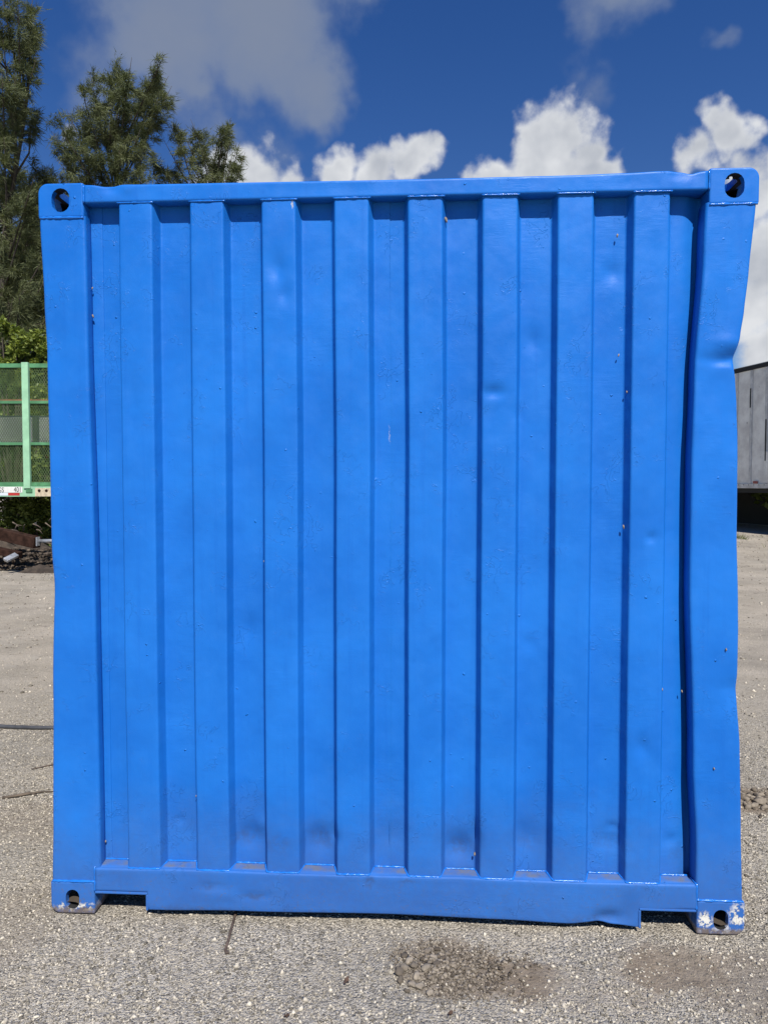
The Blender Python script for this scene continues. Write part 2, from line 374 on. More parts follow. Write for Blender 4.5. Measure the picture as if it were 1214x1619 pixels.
M = dict(
    ground=mat_ground(),
    stone=mat_shade('loose stone', (0.10, 0.088, 0.068), (0.72, 0.645, 0.515), .9, 120),
    clod=mat_shade('dried dirt clod', (0.07, 0.055, 0.040), (0.33, 0.28, 0.215), .95, 60),
    soilstone=mat_shade('soil lumps', (0.03, 0.023, 0.017), (0.16, 0.125, 0.095), .95, 20),
    needle=mat_shade('casuarina needles', (0.042, 0.058, 0.024), (0.195, 0.212, 0.10), .75, 0, .25),
    leaf=mat_shade('shrub leaves', (0.055, 0.085, 0.018), (0.21, 0.26, 0.06), .5, 0, .25),
    leaf_y=mat_shade('yellow green leaves', (0.06, 0.095, 0.016), (0.30, 0.35, 0.07), .5, 0, .3),
    grass=mat_shade('grass blades', (0.07, 0.09, 0.03), (0.22, 0.22, 0.10), .7, 0, .2),
    bark=mat_plain('bark', (0.05, 0.040, 0.030), .9, var=.4, scale=8, bump=.6, bdist=.01),
    dark=mat_plain('dark undercoat', (0.02, 0.02, 0.02), .8),
    black=mat_plain('black rubber', (0.022, 0.022, 0.024), .7, scale=20),
    hose=mat_plain('black hose', (0.055, 0.057, 0.062), .5, scale=12),
    rusty=mat_plain('rusty steel', (0.034, 0.018, 0.013), .95, var=.5, scale=9, bump=.5, rust=.3, rust_c=(.03, .016, .011), spec=.08),  # base colour darkened to stand in for shade over the debris beams
    rod=mat_plain('rusty rod', (0.10, 0.07, 0.052), .8, var=.4, scale=30, bump=.5),
    galv=mat_plain('galvanised steel', (0.42, 0.44, 0.46), .45, .6, scale=12),
    alu=mat_plain('dirty aluminium sheet', (0.86, 0.81, 0.72), .55, .0, var=.2, scale=2.2, bump=.12, rust=.22, rust_c=(.36, .33, .29)),
    alu_rail=mat_plain('trailer rail', (0.62, 0.60, 0.56), .5, .1, var=.2, scale=5),
    mint=mat_plain('mint green paint', (0.29, 0.53, 0.33), .45, var=.12, scale=5, rust=.05),
    green=mat_plain('shaded mint paint', (0.075, 0.22, 0.10), .5, var=.25, scale=5, rust=.1),  # same mint paint, colour darkened to stand in for shade on the rails
    mesh=mat_plain('green expanded metal', (0.07, 0.115, 0.04), .6, var=.3, scale=7, rust=.2),
    white=mat_plain('white paint', (0.68, 0.67, 0.63), .5, var=.08, scale=9, rust=.1, rust_c=(.4, .34, .26)),
    cream=mat_plain('cream rust patch', (0.52, 0.43, 0.30), .7, var=.2, scale=20, rust=.3, rust_c=(.22, .10, .05)),
    red=mat_plain('red reflective tape', (0.42, 0.03, 0.03), .35, var=.1), silver=mat_plain('silver reflective tape', (0.62, 0.66, 0.72), .35, var=.05),
    ink=mat_plain('black lettering', (0.015, 0.015, 0.015), .5, bump=0),
    rust_red=mat_plain('red oxide beam', (0.26, 0.085, 0.045), .8, var=.4, scale=9, bump=.4),
    soil=mat_plain('rubble soil', (0.06, 0.045, 0.033), .98, var=.5, scale=7, bump=.9, bdist=.03),
    wood=mat_plain('grey dead wood', (0.11, 0.085, 0.062), .9, var=.4, scale=14, bump=.5),
    leafdry=mat_plain('dry brown leaf', (0.075, 0.045, 0.03), .8, var=.3, scale=40),
    cocoon=mat_plain('pale cocoon', (0.26, 0.21, 0.16), .85, var=.4, scale=200, bump=.3),
    ply=mat_plain('container floor', (0.10, 0.075, 0.05), .8),
    tankwhite=mat_plain('pale plastic', (0.22, 0.235, 0.23), .5, var=.1, scale=3),
    pinkred=mat_plain('dull red lens', (0.30, 0.05, 0.05), .3),
    seal=mat_plain('door gasket', (0.02, 0.02, 0.022), .7),
)

# ------------------------------------------------------------------ ground
def ground_h(x, y):
    h = 0.47 * smooth01((y - 3) / 11) * smooth01((x + 1) / 6)
    d = np.maximum(0, np.maximum(np.abs(x) - 1.2, np.maximum(-y, y - 6.1)))
    h = h + 0.012 * fbm(x * .9, y * .9, 2, 5) * smooth01(d / 1.5) * smooth01((9 - d) / 5) + 0.03 * fbm(x * .15, y * .15, 1, 9) * smooth01((np.hypot(x, y) - 4) / 8)
    near = smooth01((x + 2.9) / .3) * smooth01((2.5 - x) / .3) * smooth01((y + 1.3) / .3) * smooth01((1.7 - y) / .3)
    h = h + near * (0.0035 * fbm(x * 9, y * 9, 3, 3) + 0.0028 * fbm(x * 45, y * 45, 2, 8))
    for (sx, sy, r, a) in [(.38, -.235, .2, -.008), (.95, -.17, .15, -.006), (.13, -.22, .12, .010)]:
        h = h + a * np.exp(-(((x - sx) / r) ** 2 + ((y - sy) / (r * .6)) ** 2))
    return h - 0.004
def axis(lo, hi, step, far):
    a = np.arange(lo, hi, step); s = step * 2; p = hi; up = []
    while p < far: up.append(p); p += s; s *= 1.28
    s = step * 2; p = lo - s; dn = []
    while p > -far: dn.append(p); s *= 1.28; p -= s
    return np.array(dn[::-1] + list(a) + up)
gx = axis(-2.9, 2.5, .014, 900); gy = axis(-1.3, 1.7, .014, 900)
GX, GY = np.meshgrid(gx, gy)
g = link('ground', grid_mesh('ground', np.stack([GX, GY, ground_h(GX, GY)], -1)), M['ground'], smooth=True); tag(g, kind='structure')

def stones_mesh(name, P, size, flat=0.6, n_faces=8, seed=1, jit=.35):
    """P (n,3) centres; angular stones"""
    r = np.random.default_rng(seed); n = len(P)
    if n_faces == 8:
        B = np.array([(1, 0, 0), (-1, 0, 0), (0, 1, 0), (0, -1, 0), (0, 0, 1), (0, 0, -1)], float)
        F = np.array([(0, 2, 4), (2, 1, 4), (1, 3, 4), (3, 0, 4), (2, 0, 5), (1, 2, 5), (3, 1, 5), (0, 3, 5)])
    else:
        bm = bmesh.new(); bmesh.ops.create_icosphere(bm, subdivisions=1 if n_faces == 20 else 2, radius=1); bm.verts.index_update()
        B = np.array([v.co[:] for v in bm.verts]); F = np.array([[v.index for v in f.verts] for f in bm.faces]); bm.free()
    nb = len(B); V = B[None] * (1 + r.uniform(-jit, jit, (n, nb, 1))) + r.uniform(-.2, .2, (n, nb, 3))
    V = V * np.stack([r.uniform(.7, 1.3, n), r.uniform(.6, 1.1, n), flat * r.uniform(.7, 1.2, n)], -1)[:, None]
    a = r.uniform(0, 2 * np.pi, n); ca, sa = np.cos(a)[:, None], np.sin(a)[:, None]
    V = np.stack([V[..., 0] * ca - V[..., 1] * sa, V[..., 0] * sa + V[..., 1] * ca, V[..., 2]], -1)
    V = V * np.asarray(size)[:, None, None] + P[:, None]
    FF = (F[None] + (np.arange(n) * nb)[:, None, None]).reshape(-1, 3)
    return np_mesh(name, V.reshape(-1, 3), FF, np.repeat(r.random(n), nb))
def outside_container(x, y): return ~((np.abs(x) < 1.17) & (y > 0.25) & (y < 6.2))
def scatter(n, x0, x1, y0, y1, dens=None):
    x = RNG.uniform(x0, x1, n); y = RNG.uniform(y0, y1, n); k_ = outside_container(x, y)
    k_ &= ~((np.abs(np.abs(x) - 1.14) < .1) & (np.abs(y - .09) < .105))
    if dens is not None: k_ &= RNG.random(n) < dens(x, y)
    return x[k_], y[k_]
bare = lambda x, y: np.clip(.75 + .6 * fbm(x * 3.3, y * 3.3, 3, 21), .15, 1) * (1 - .93 * np.exp(-(((x - .38) / .2) ** 4 + ((y + .235) / .085) ** 4))) * (1 - .7 * np.exp(-(((x - .95) / .18) ** 2 + ((y + .18) / .1) ** 2)))
x, y = scatter(190000, -3.4, 2.6, -1.1, 2.6, lambda x, y: bare(x, y) * np.clip((2.6 - y) / 1.9, .0, 1)); s = RNG.uniform(.0021, .0054, len(x)) * (1 + 1.2 * RNG.random(len(x)) ** 6)
x2, y2 = scatter(9000, -7.5, 4.5, 1.3, 5.5); s2 = RNG.uniform(.003, .008, len(x2))
x3, y3 = scatter(16000, -9.5, 9, 2.2, 13); s3 = RNG.uniform(.005, .014, len(x3)) * (1 + 1.0 * RNG.random(len(x3)) ** 8)
x = np.concatenate([x, x2, x3]); y = np.concatenate([y, y2, y3]); s = np.concatenate([s, s2, s3])
gr = link('gravel', stones_mesh('gravel', np.stack([x, y, ground_h(x, y) + s * .12], -1), s, seed=3), M['stone'])
tag(gr, 'loose grey crushed limestone chips covering the yard', 'gravel', kind='stuff')

# ------------------------------------------------------------------ shipping container
box = empty('shipping_container'); tag(box, 'bright blue corrugated steel shipping container with dented right corner post', 'container')
W2, H, L = 1.219, 2.591, 6.058
RECESS, RUN = 0.045, 0.014
RIB0, PITCH_R, RIBW = -0.935, 0.2505, 0.1155
def lut(tab):
    zs = np.array([t[0] for t in tab]); vs = np.array([t[1] for t in tab])
    def f(z):
        z = np.asarray(z, float); i = np.clip(np.searchsorted(zs, z) - 1, 0, len(zs) - 2)
        t = smooth01((z - zs[i]) / (zs[i + 1] - zs[i])); return vs[i] * (1 - t) + vs[i + 1] * t
    return f
def dentsum(x, z, lst):
    o = np.zeros(np.broadcast(x, z).shape)
    for (cx, cz, rx, rz, a) in lst: o = o + a * np.exp(-(((x - cx) / rx) ** 2 + ((z - cz) / rz) ** 2))
    return o
# + pushes the steel in (away from the camera)
WALL_DENTS = [(-.385, 2.29, .03, .045, .007), (-.36, 2.2, .02, .03, .004), (.355, 1.86, .035, .02, .008), (.33, 1.80, .05, .05, .005), (.44, 1.79, .02, .03, .003), (.49, 2.04, .03, .04, .005), (.76, 2.27, .03, .03, .005),
              (.888, 1.365, .016, .014, .006), (.868, .645, .022, .03, .006), (-.505, 1.03, .03, .06, .006), (.49, .99, .03, .03, .003), (-.9, 1.85, .03, .1, .004), (.13, 1.5, .05, .3, .004), (-.62, .9, .05, .3, .003),
              (-.5, .275, .05, .05, .010), (-.46, .32, .02, .03, -.004), (-.25, .27, .05, .05, .010), (-.19, .30, .015, .03, .008), (.25, .255, .055, .05, .014), (.31, .31, .015, .05, .008), (.765, .30, .05, .04, .006), (.785, .345, .02, .01, .005), (.985, .30, .02, .02, .006), (-.76, .33, .015, .012, .004),
              (.48, .30, .05, .05, .008), (.0, .3, .05, .05, .004), (.99, 1.5, .06, .5, .006), (1.055, 1.3, .04, 3.0, .030)]
WALL_DENTS = [(a, b, c, d, e * (1.35 if b < 2.9 and d < 1 else 1)) for a, b, c, d, e in WALL_DENTS]
def wall_profile(x0, x1):
    """corner points (x, y) of the corrugation between x0 and x1"""
    pts = [(x0, None)]
    for i in range(8):
        a = RIB0 + i * PITCH_R
        for px, py in ((a - RUN, 1), (a, 0), (a + RIBW, 0), (a + RIBW + RUN, 1)):
            if x0 < px < x1: pts.append((px, py))
    pts.append((x1, None))
    prof = []
    for i, (px, py) in enumerate(pts):
        if py is None: py = 1
        p = np.array((px, 0.002 + RECESS * py))
        if 0 < i < len(pts) - 1:
            def nb(j): return np.array((pts[j][0], 0.002 + RECESS * (1 if pts[j][1] is None else pts[j][1])))
            a, b = nb(i - 1), nb(i + 1); r = 0.007
            pa = p + (a - p) / np.linalg.norm(a - p) * r; pb = p + (b - p) / np.linalg.norm(b - p) * r
            for t in (0, .25, .5, .75, 1): prof.append(tuple((1 - t) ** 2 * pa + 2 * t * (1 - t) * p + t * t * pb))
        else: prof.append(tuple(p))
        if i < len(pts) - 1:
            q = np.array((pts[i + 1][0], 0.002 + RECESS * (1 if pts[i + 1][1] is None else pts[i + 1][1])))
            if np.linalg.norm(q - p) > .05:
                for t in np.linspace(.18, .82, 9): prof.append(tuple(p + (q - p) * t))
    return np.array(prof)
def wall_sheet(x0, x1, yoff=0.0):
    pr = wall_profile(x0, x1); zs = np.concatenate([np.arange(.150, 2.515, .012), [2.528]])
    X = np.tile(pr[:, 0], (len(zs), 1)); Y = np.tile(pr[:, 1], (len(zs), 1)) + yoff; Z = np.tile(zs[:, None], (1, len(pr)))
    sway = .0035 * fbm(X * 1.2, Z * 1.2, 2, 31); X = X + sway
    Y = Y + dentsum(X, Z, WALL_DENTS) + .0022 * fbm(X * 3, Z * 3, 3, 12) + .0007 * fbm(X * 14, Z * 14, 2, 17)
    return grid_mesh('wall_sheet', np.stack([X, Y, Z], -1))
for a, b, yo in ((-1.075, 0.003, 0.0), (-0.003, 1.075, 0.0025)):
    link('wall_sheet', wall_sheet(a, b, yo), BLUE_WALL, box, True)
# raw edges of the lapped sheets beside the posts
for xx, sgn in ((-1.012, 1),):
    zs = np.linspace(.17, 2.52, 90); P = []
    for z in zs:
        o = .002 * float(fbm(np.array(z * 3.), np.array(xx), 2, 4)) + (0 if sgn > 0 else -.012 * math.sin(math.pi * (z - .17) / 2.35))
        P.append([(xx - sgn * .06, .0442, z), (xx + o - sgn * .004, .0442, z), (xx + o, .0455, z), (xx + o, .0485, z)])
    link('edge_strip', grid_mesh('edge_strip', np.array(P)), BLUE, box, True)

# corner posts: outer edge, inner edge by height
XO_L = lut([(0, 1.217), (.12, 1.2165), (.33, 1.211), (.8, 1.203), (1.18, 1.1935), (1.34, 1.199), (1.6, 1.199), (2.0, 1.203), (2.18, 1.209), (2.47, 1.2185), (2.6, 1.2185)])
XI_L = lut([(0, 1.036), (.34, 1.036), (1.25, 1.040), (2.13, 1.052), (2.6, 1.055)])
XO_R = lut([(0, 1.214), (.13, 1.213), (.40, 1.204), (.66, 1.195), (.80, 1.184), (.86, 1.183), (1.05, 1.183), (1.16, 1.181), (1.37, 1.173), (1.6, 1.171), (1.81, 1.167), (1.90, 1.160), (1.94, 1.155), (1.985, 1.158), (2.04, 1.170), (2.12, 1.182), (2.25, 1.195), (2.47, 1.213), (2.6, 1.214)])
_xr = [(0, 1.214), (.13, 1.213), (.40, 1.204), (.66, 1.196), (.80, 1.185), (.853, 1.181), (.90, 1.184), (1.05, 1.184), (1.16, 1.181), (1.37, 1.173), (1.6, 1.171), (1.72, 1.1715), (1.81, 1.167), (1.90, 1.160), (1.938, 1.1545), (1.975, 1.156), (2.04, 1.171), (2.12, 1.182), (2.25, 1.195), (2.47, 1.213), (2.6, 1.214)]
_xs, _sm = XO_R, 0.35
XO_R = lambda z: (1 - _sm) * np.interp(z, [t[0] for t in _xr], [t[1] for t in _xr]) + _sm * _xs(z)
XI_R = lut([(0, 1.056), (.28, 1.054), (.61, 1.038), (1.26, 1.017), (1.6, 1.016), (1.9, 1.022), (2.32, 1.044), (2.6, 1.053)])
POST_DENTS_R = [(1.145, 2.028, .04, .028, -.006), (1.115, 1.965, .07, .022, .010), (1.155, 1.985, .025, .05, .008), (1.10, 1.945, .05, .008, -.002), (1.12, 1.90, .08, .05, .004), (1.09, 1.84, .06, .10, .006), (1.16, 1.78, .04, .12, .008), (1.10, 1.45, .08, .2, .004), (1.17, .84, .03, .06, .006), (1.07, 2.1, .03, .06, .004)]
POST_DENTS_L = [(-1.13, 1.5, .05, .25, .003), (-1.19, 1.18, .03, .08, .006), (-1.17, 2.05, .04, .12, .004)]
def post(front, sx):
    """sx -1 left, +1 right; front True for the dented near end"""
    zs = np.arange(.11, 2.482, .010 if front else .1); rings = []
    for z in zs:
        if front: xo, xi = (float(XO_R(z)), float(XI_R(z))) if sx > 0 else (float(XO_L(z)), float(XI_L(z)))
        else: xo, xi = 1.217, 1.052
        r = .011; rr = [(xo, .14), (xo, .09), (xo, .05), (xo, .025)]
        rr += [(xo - r + r * math.cos(t), r - r * math.sin(t)) for t in np.linspace(0, math.pi / 2, 5)]
        rr += [(xo - r + (xi + r - xo + r) * t, 0) for t in np.linspace(.07, .93, 14)]
        rr += [(xi + r - r * math.sin(t), r - r * math.cos(t)) for t in np.linspace(0, math.pi / 2, 5)]
        rr += [(xi, .03), (xi, .062), (xi + .03, .07), (xo - .06, .14)]
        ring = []
        for (px, py) in rr:
            X = sx * px
            if front:
                fall = max(0, 1 - py / .05)
                d = float(dentsum(np.array(X), np.array(z), POST_DENTS_R if sx > 0 else POST_DENTS_L)) + .0018 * float(fbm(np.array(X * 4), np.array(z * 4), 2, 23))
                if sx > 0:
                    kx = np.clip((X - 1.05) / .10, 0, 1); d += .007 * kx * max(0, 1 - abs(z - (1.958 + .25 * (X - 1.12))) / .022) - .005 * kx * max(0, 1 - abs(z - (2.015 - .2 * (X - 1.12))) / .03) + .003 * kx * max(0, 1 - abs(z - .853) / .04)
                py = py + d * fall
            ring.append((X, py if front else L - py, z))
        rings.append(ring)
    V, F = loft(rings)
    me = np_mesh('corner_post', V, F)
    bm = bmesh.new(); bm.from_mesh(me); bmesh.ops.recalc_face_normals(bm, faces=bm.faces); bm.to_mesh(me); bm.free()
    return link('corner_post', me, BLUE, box, True)
for fr in (True, False):
    for sx in (-1, 1): post(fr, sx)

# corner castings: a hollow block with an oval hole in three faces
def stadium(w, h, depth, axis_):
    r = w / 2; pts = []
    for t in np.linspace(0, math.pi, 9): pts.append((r * math.cos(t), h / 2 - r + r * math.sin(t)))
    for t in np.linspace(math.pi, 2 * math.pi, 9): pts.append((r * math.cos(t), -(h / 2 - r) + r * math.sin(t)))
    bm = bmesh.new(); lo = [bm.verts.new((a, -depth, b)) for a, b in pts]; hi = [bm.verts.new((a, depth, b)) for a, b in pts]
    bm.faces.new(lo); bm.faces.new(hi[::-1]); n = len(pts)
    for i in range(n): bm.faces.new((lo[i], hi[i], hi[(i + 1) % n], lo[(i + 1) % n])[::-1])
    if axis_ == 'x': bm.transform(Matrix.Rotation(R_(90), 4, 'Z'))
    if axis_ == 'z': bm.transform(Matrix.Rotation(R_(90), 4, 'X'))
    bmesh.ops.recalc_face_normals(bm, faces=bm.faces); return bm
def bm_obj(bm):
    me = bpy.data.meshes.new('tmp'); bm.to_mesh(me); bm.free(); o = bpy.data.objects.new('tmp', me); col.objects.link(o); return o
def casting_mesh(name, hole, paint):
    """outer corner at (0, 0, 0): block spans x 0..162, y 0..178, z 0..118 mm (inward), z = 0 is the outer face"""
    cx, cy, cz = .162, .178, .118
    mb = bmesh.new(); bmesh.ops.create_cube(mb, size=1)
    for v in mb.verts: v.co = Vector(((v.co.x + .5) * cx, (v.co.y + .5) * cy, (v.co.z + .5) * cz))
    es = [e for e in mb.edges if all(v.co.x < .001 and v.co.z < .001 for v in e.verts)]
    bmesh.ops.bevel(mb, geom=es, offset=.034, segments=7, profile=.5, affect='EDGES')
    es = [e for e in mb.edges if e.calc_face_angle(0) > .6]
    bmesh.ops.bevel(mb, geom=es, offset=.007, segments=3, profile=.5, affect='EDGES')
    body = bm_obj(mb)
    cav = bmesh.new(); bmesh.ops.create_cube(cav, size=1)
    for v in cav.verts: v.co = Vector((.022 + (v.co.x + .5) * (cx - .034), .022 + (v.co.y + .5) * (cy - .034), .026 + (v.co.z + .5) * (cz - .036)))
    cutters = [bm_obj(cav)]
    for ax, wh, loc in (('y', hole, (.081, 0, .059 if hole[0] > .06 else .054)), ('x', (.072, .080), (0, .089, .059)), ('z', (.063, .12), (.081, .089, 0))):
        c = bm_obj(stadium(wh[0], wh[1], .03, ax)); c.location = loc; cutters.append(c)
    for c in cutters:
        md = body.modifiers.new('b', 'BOOLEAN'); md.operation = 'DIFFERENCE'; md.solver = 'EXACT'; md.object = c
    bpy.context.view_layer.update()
    dg = bpy.context.evaluated_depsgraph_get(); me = bpy.data.meshes.new_from_object(body.evaluated_get(dg)); me.name = name
    me.materials.clear(); me.materials.append(paint); me.materials.append(M['dark'])
    for p in me.polygons:
        c_ = p.center; p.material_index = 1 if (.016 < c_.x < cx - .008 and .016 < c_.y < cy - .008 and .018 < c_.z < cz - .006) else 0
    for o in cutters + [body]:
        m_ = o.data; bpy.data.objects.remove(o); bpy.data.meshes.remove(m_)
    return me
cast_top = casting_mesh('corner_casting', (.064, .082), BLUE); cast_bot = casting_mesh('corner_casting', (.050, .070), BLUE_CAST)
for sx in (-1, 1):
    for sy in (0, 1):
        for top in (0, 1):
            o = bpy.data.objects.new('corner_casting', cast_top if top else cast_bot); col.objects.link(o); o.parent = box
            o.location = (sx * (W2 + .001), -.003 if sy == 0 else L + .003, H if top else 0)
            o.scale = (-sx, 1 if sy == 0 else -1, -1 if top else 1)
# dirt packed in the bottom of the lower castings
for sx in (-1, 1):
    mb = MB(); mb.add(*(lambda P: (P.reshape(-1, 3), [tuple(q) for q in [[0, 1, 2, 3]]]))(np.array([[-.04, 0.0, 0], [.04, 0.0, 0], [.04, .1, .02], [-.04, .1, .02]])))
    P = np.zeros((8, 8, 3))
    for i in range(8):
        for j in range(8): P[i, j] = (sx * 1.137 - .045 + .09 * j / 7, .004 + .11 * i / 7, .036 + .010 * i / 7 + .006 * math.sin(j * .9 + sx) + random.uniform(-.002, .002))
    tag(link('packed_dirt', grid_mesh('packed_dirt', P), M['clod'], box), 'dirt packed inside the lower corner hole')

# top rail
def rail(x0, x1, zb, zt, depth, dz_top, dents, step=.012, y0=0.0, dz_bot=None, extra=()):
    xs = np.sort(np.concatenate([np.arange(x0, x1 + step / 2, step), extra])); rings = []; r = .007
    for x in xs:
        t_ = zt + float(dz_top(x)); b_ = zb + (float(dz_bot(x)) if dz_bot else 0); ring = []
        zz = [(depth, b_)] + [(y0 + r - r * math.sin(a), b_ + r - r * math.cos(a)) for a in np.linspace(0, math.pi / 2, 4)]
        zz += [(y0, b_ + r + (t_ - b_ - 2 * r) * q) for q in np.linspace(.08, .92, 9)]
        zz += [(y0 + r - r * math.cos(a), t_ - r + r * math.sin(a)) for a in np.linspace(0, math.pi / 2, 4)] + [(depth, t_)]
        for (py, pz) in zz:
            f = max(0, 1 - (py - y0) / .05)
            ring.append((x, py + f * (float(dentsum(np.array(x), np.array(pz), dents)) + .0012 * float(fbm(np.array(x * 5.), np.array(pz * 5.), 2, 41))), pz))
        rings.append(ring)
    V, F = loft(rings); n = len(rings[0])
    me = np_mesh('rail', V, F); bm = bmesh.new(); bm.from_mesh(me); bm.verts.ensure_lookup_table()
    bm.faces.new([bm.verts[i] for i in range(n)]); bm.faces.new([bm.verts[len(V) - 1 - i] for i in range(n)])
    bmesh.ops.recalc_face_normals(bm, faces=bm.faces); bm.to_mesh(me); bm.free(); return me
TOPL = lut([(-1.06, .006), (-1.03, .005), (-.985, -.001), (-.955, -.0005), (-.92, .004), (-.8, .003), (-.6, .002), (0, 0), (.6, .0005), (.78, .004), (.92, .0085), (.965, .004), (1.0, -.003), (1.03, .0035), (1.06, .0065)])
TRD = [(-.96, 2.57, .03, .018, .006), (-.9, 2.565, .02, .014, -.003), (.97, 2.575, .045, .02, .005), (1.02, 2.56, .02, .03, .002), (.80, 2.55, .05, .03, .002), (-.2, 2.55, .2, .03, .002)]
me = rail(-1.058, 1.058, 2.520, 2.578, .11, TOPL, TRD, y0=-.003); link('top_rail', me, BLUE, box, True)
me = rail(-1.058, 1.058, 2.49, 2.585, .10, lambda x: 0, [], .5); o = link('door_header', me, BLUE, box, True); o.scale = (1, -1, 1); o.location = (0, L, 0)
# bottom rail with a notch at either end
BRB = lut([(-1.06, .0), (-.86, .0), (-.5, .006), (0, .012), (.4, .006), (.62, -.001), (.72, .008), (.78, -.001), (.87, -.006), (1.06, 0)])
BRD = [(-.63, .115, .05, .012, .005), (-.6, .085, .06, .02, -.003), (.76, .045, .05, .022, .018), (.82, .07, .03, .05, .006), (.25, .17, .05, .03, .003), (-.07, .15, .02, .02, .004), (-.47, .085, .06, .012, .005)]
notch = lambda x: float(BRB(x)) + (.064 if abs(x) > .862 else 0)
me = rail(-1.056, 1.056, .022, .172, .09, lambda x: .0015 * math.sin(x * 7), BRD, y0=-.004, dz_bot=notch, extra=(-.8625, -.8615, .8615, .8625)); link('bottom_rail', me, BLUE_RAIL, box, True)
for sx in (-1, 1):
    a, b = sorted((sx * .8635, sx * 1.056))
    MB().box((a, -.0062, .079), (b, .085, .0868), bev=.003).build('notch_lip', BLUE, box)
    xa = sx * .8625; MB().box((xa - .004 + sx * .003, -.0062, .016 if sx > 0 else .022), (xa + .004 + sx * .003, .085, .079), bev=.003).build('notch_side', BLUE, box)
# sloped ledges on the bottom rail where the wall folds back
xs_edges = [-1.05] + [RIB0 + i * PITCH_R for i in range(8)] + [1.045]
for i in range(9):
    a = -1.042 if i == 0 else RIB0 + (i - 1) * PITCH_R + RIBW; b = RIB0 + i * PITCH_R if i < 8 else 1.04
    P = []
    for t in np.linspace(0, 1, 7):
        yy = .002 + t * .051; zz = .1735 + .006 * t - (.004 if t == 0 else 0)
        e = (1 - t) * .002; a_ = a + (RUN * t if i else 0) - e; b_ = b - (RUN * t if i < 8 else 0) + e
        P.append([(a_ + (b_ - a_) * q, yy, zz + .0012 * float(fbm(np.array(q * 5 + i * 9), np.array(t * 3), 2, 5))) for q in np.linspace(0, 1, 12)])
    link('ledge', grid_mesh('ledge', np.array(P)), BLUE, box, True)
# welds and caulk lines
def bead(pts, r, n=6, jit=.35):
    out = []; rad = []
    for p, q in zip(pts[:-1], pts[1:]):
        m_ = max(2, int((Vector(q) - Vector(p)).length / .008))
        for t in np.arange(m_) / m_: out.append(Vector(p).lerp(Vector(q), t)); rad.append(r * random.uniform(1 - jit, 1 + jit))
    out.append(Vector(pts[-1])); rad.append(r); return MB().tube(out, rad, n)
top_pts = []; bot_pts = []
for i in range(8):
    a = RIB0 + i * PITCH_R; b = a + RIBW
    bead([(a - .006, .0, 2.5195), (b + .006, .0, 2.5195)], .0030).build('weld_bead', BEAD, box, True)
    bead([(a - RUN, .045, .179), (a + .002, .0005, .1725), (b - .002, .0005, .1725), (b + RUN, .045, .179)], .0036).build('weld_bead', BEAD, box, True)
    c = RIB0 + (i + 1) * PITCH_R - RUN if i < 7 else 1.04
    bead([(b + RUN, .045, .1805), (c, .045, .1805)], .0034).build('weld_bead', BEAD, box, True)
bead([(-1.04, .045, .1805), (RIB0 - RUN, .045, .1805)], .0034).build('weld_bead', BEAD, box, True)
for sx in (-1, 1):
    xi = 1.06
    bead([(sx * 1.215, -.0005, 2.473), (sx * xi, -.0005, 2.472)], .0045).build('weld_bead', BEAD, box, True)
    bead([(sx * 1.214, -.0005, .1185), (sx * 1.056, -.0005, .1195)], .0045).build('weld_bead', BEAD, box, True)
    bead([(sx * 1.0575, -.003, 2.52), (sx * 1.0575, -.003, 2.582)], .003).build('weld_bead', BEAD, box, True)
    bead([(sx * 1.0565, -.002, .085), (sx * 1.0565, -.002, .173), (sx * 1.05, .035, .178)], .0035).build('weld_bead', BEAD, box, True)
bead([(.0, .0495, .178), (.002, .0485, 1.3), (0, .0485, 2.52)], .0010, 5, .5).build('seam_weld', BLUE, box, True)
# drops and runs of thick paint
rb = np.random.default_rng(4); BP = []; BS = []
for _ in range(46):
    i = rb.integers(0, 8); on_rib = rb.random() < .55
    cx_ = RIB0 + i * PITCH_R + (rb.uniform(.02, RIBW - .02) if on_rib else RIBW + rb.uniform(.03, .10)); cz_ = rb.uniform(.3, 2.45)
    for _ in range(rb.integers(1, 7)):
        px_ = cx_ + rb.normal(0, .018); pz_ = cz_ + rb.normal(0, .03)
        t_ = (px_ - RIB0) % PITCH_R; rib_ = .008 < t_ < RIBW - .008; rec_ = RIBW + RUN + .008 < t_ < PITCH_R - RUN - .008
        if not (rib_ or rec_) or px_ > 1.0: continue
        yb = .002 + (0 if rib_ else RECESS) + float(dentsum(np.array(px_), np.array(pz_), WALL_DENTS)) + .0022 * float(fbm(np.array(px_ * 3), np.array(pz_ * 3), 3, 12)) + (.0025 if px_ > 0 else 0)
        BP.append((px_, yb, pz_)); BS.append(rb.uniform(.0008, .0022))
BP = np.array(BP); me = stones_mesh('paint_drops', BP[:, [0, 2, 1]], np.array(BS), .7, 20, 5); n_ = len(me.vertices)
co = np.zeros(n_ * 3, np.float32); me.vertices.foreach_get('co', co); co = co.reshape(-1, 3)[:, [0, 2, 1]]; me.vertices.foreach_set('co', co.ravel()); me.flip_normals()
tag(link('paint_drops', me, BLUE, box, True), 'small hardened drops of thick blue paint', kind='stuff')
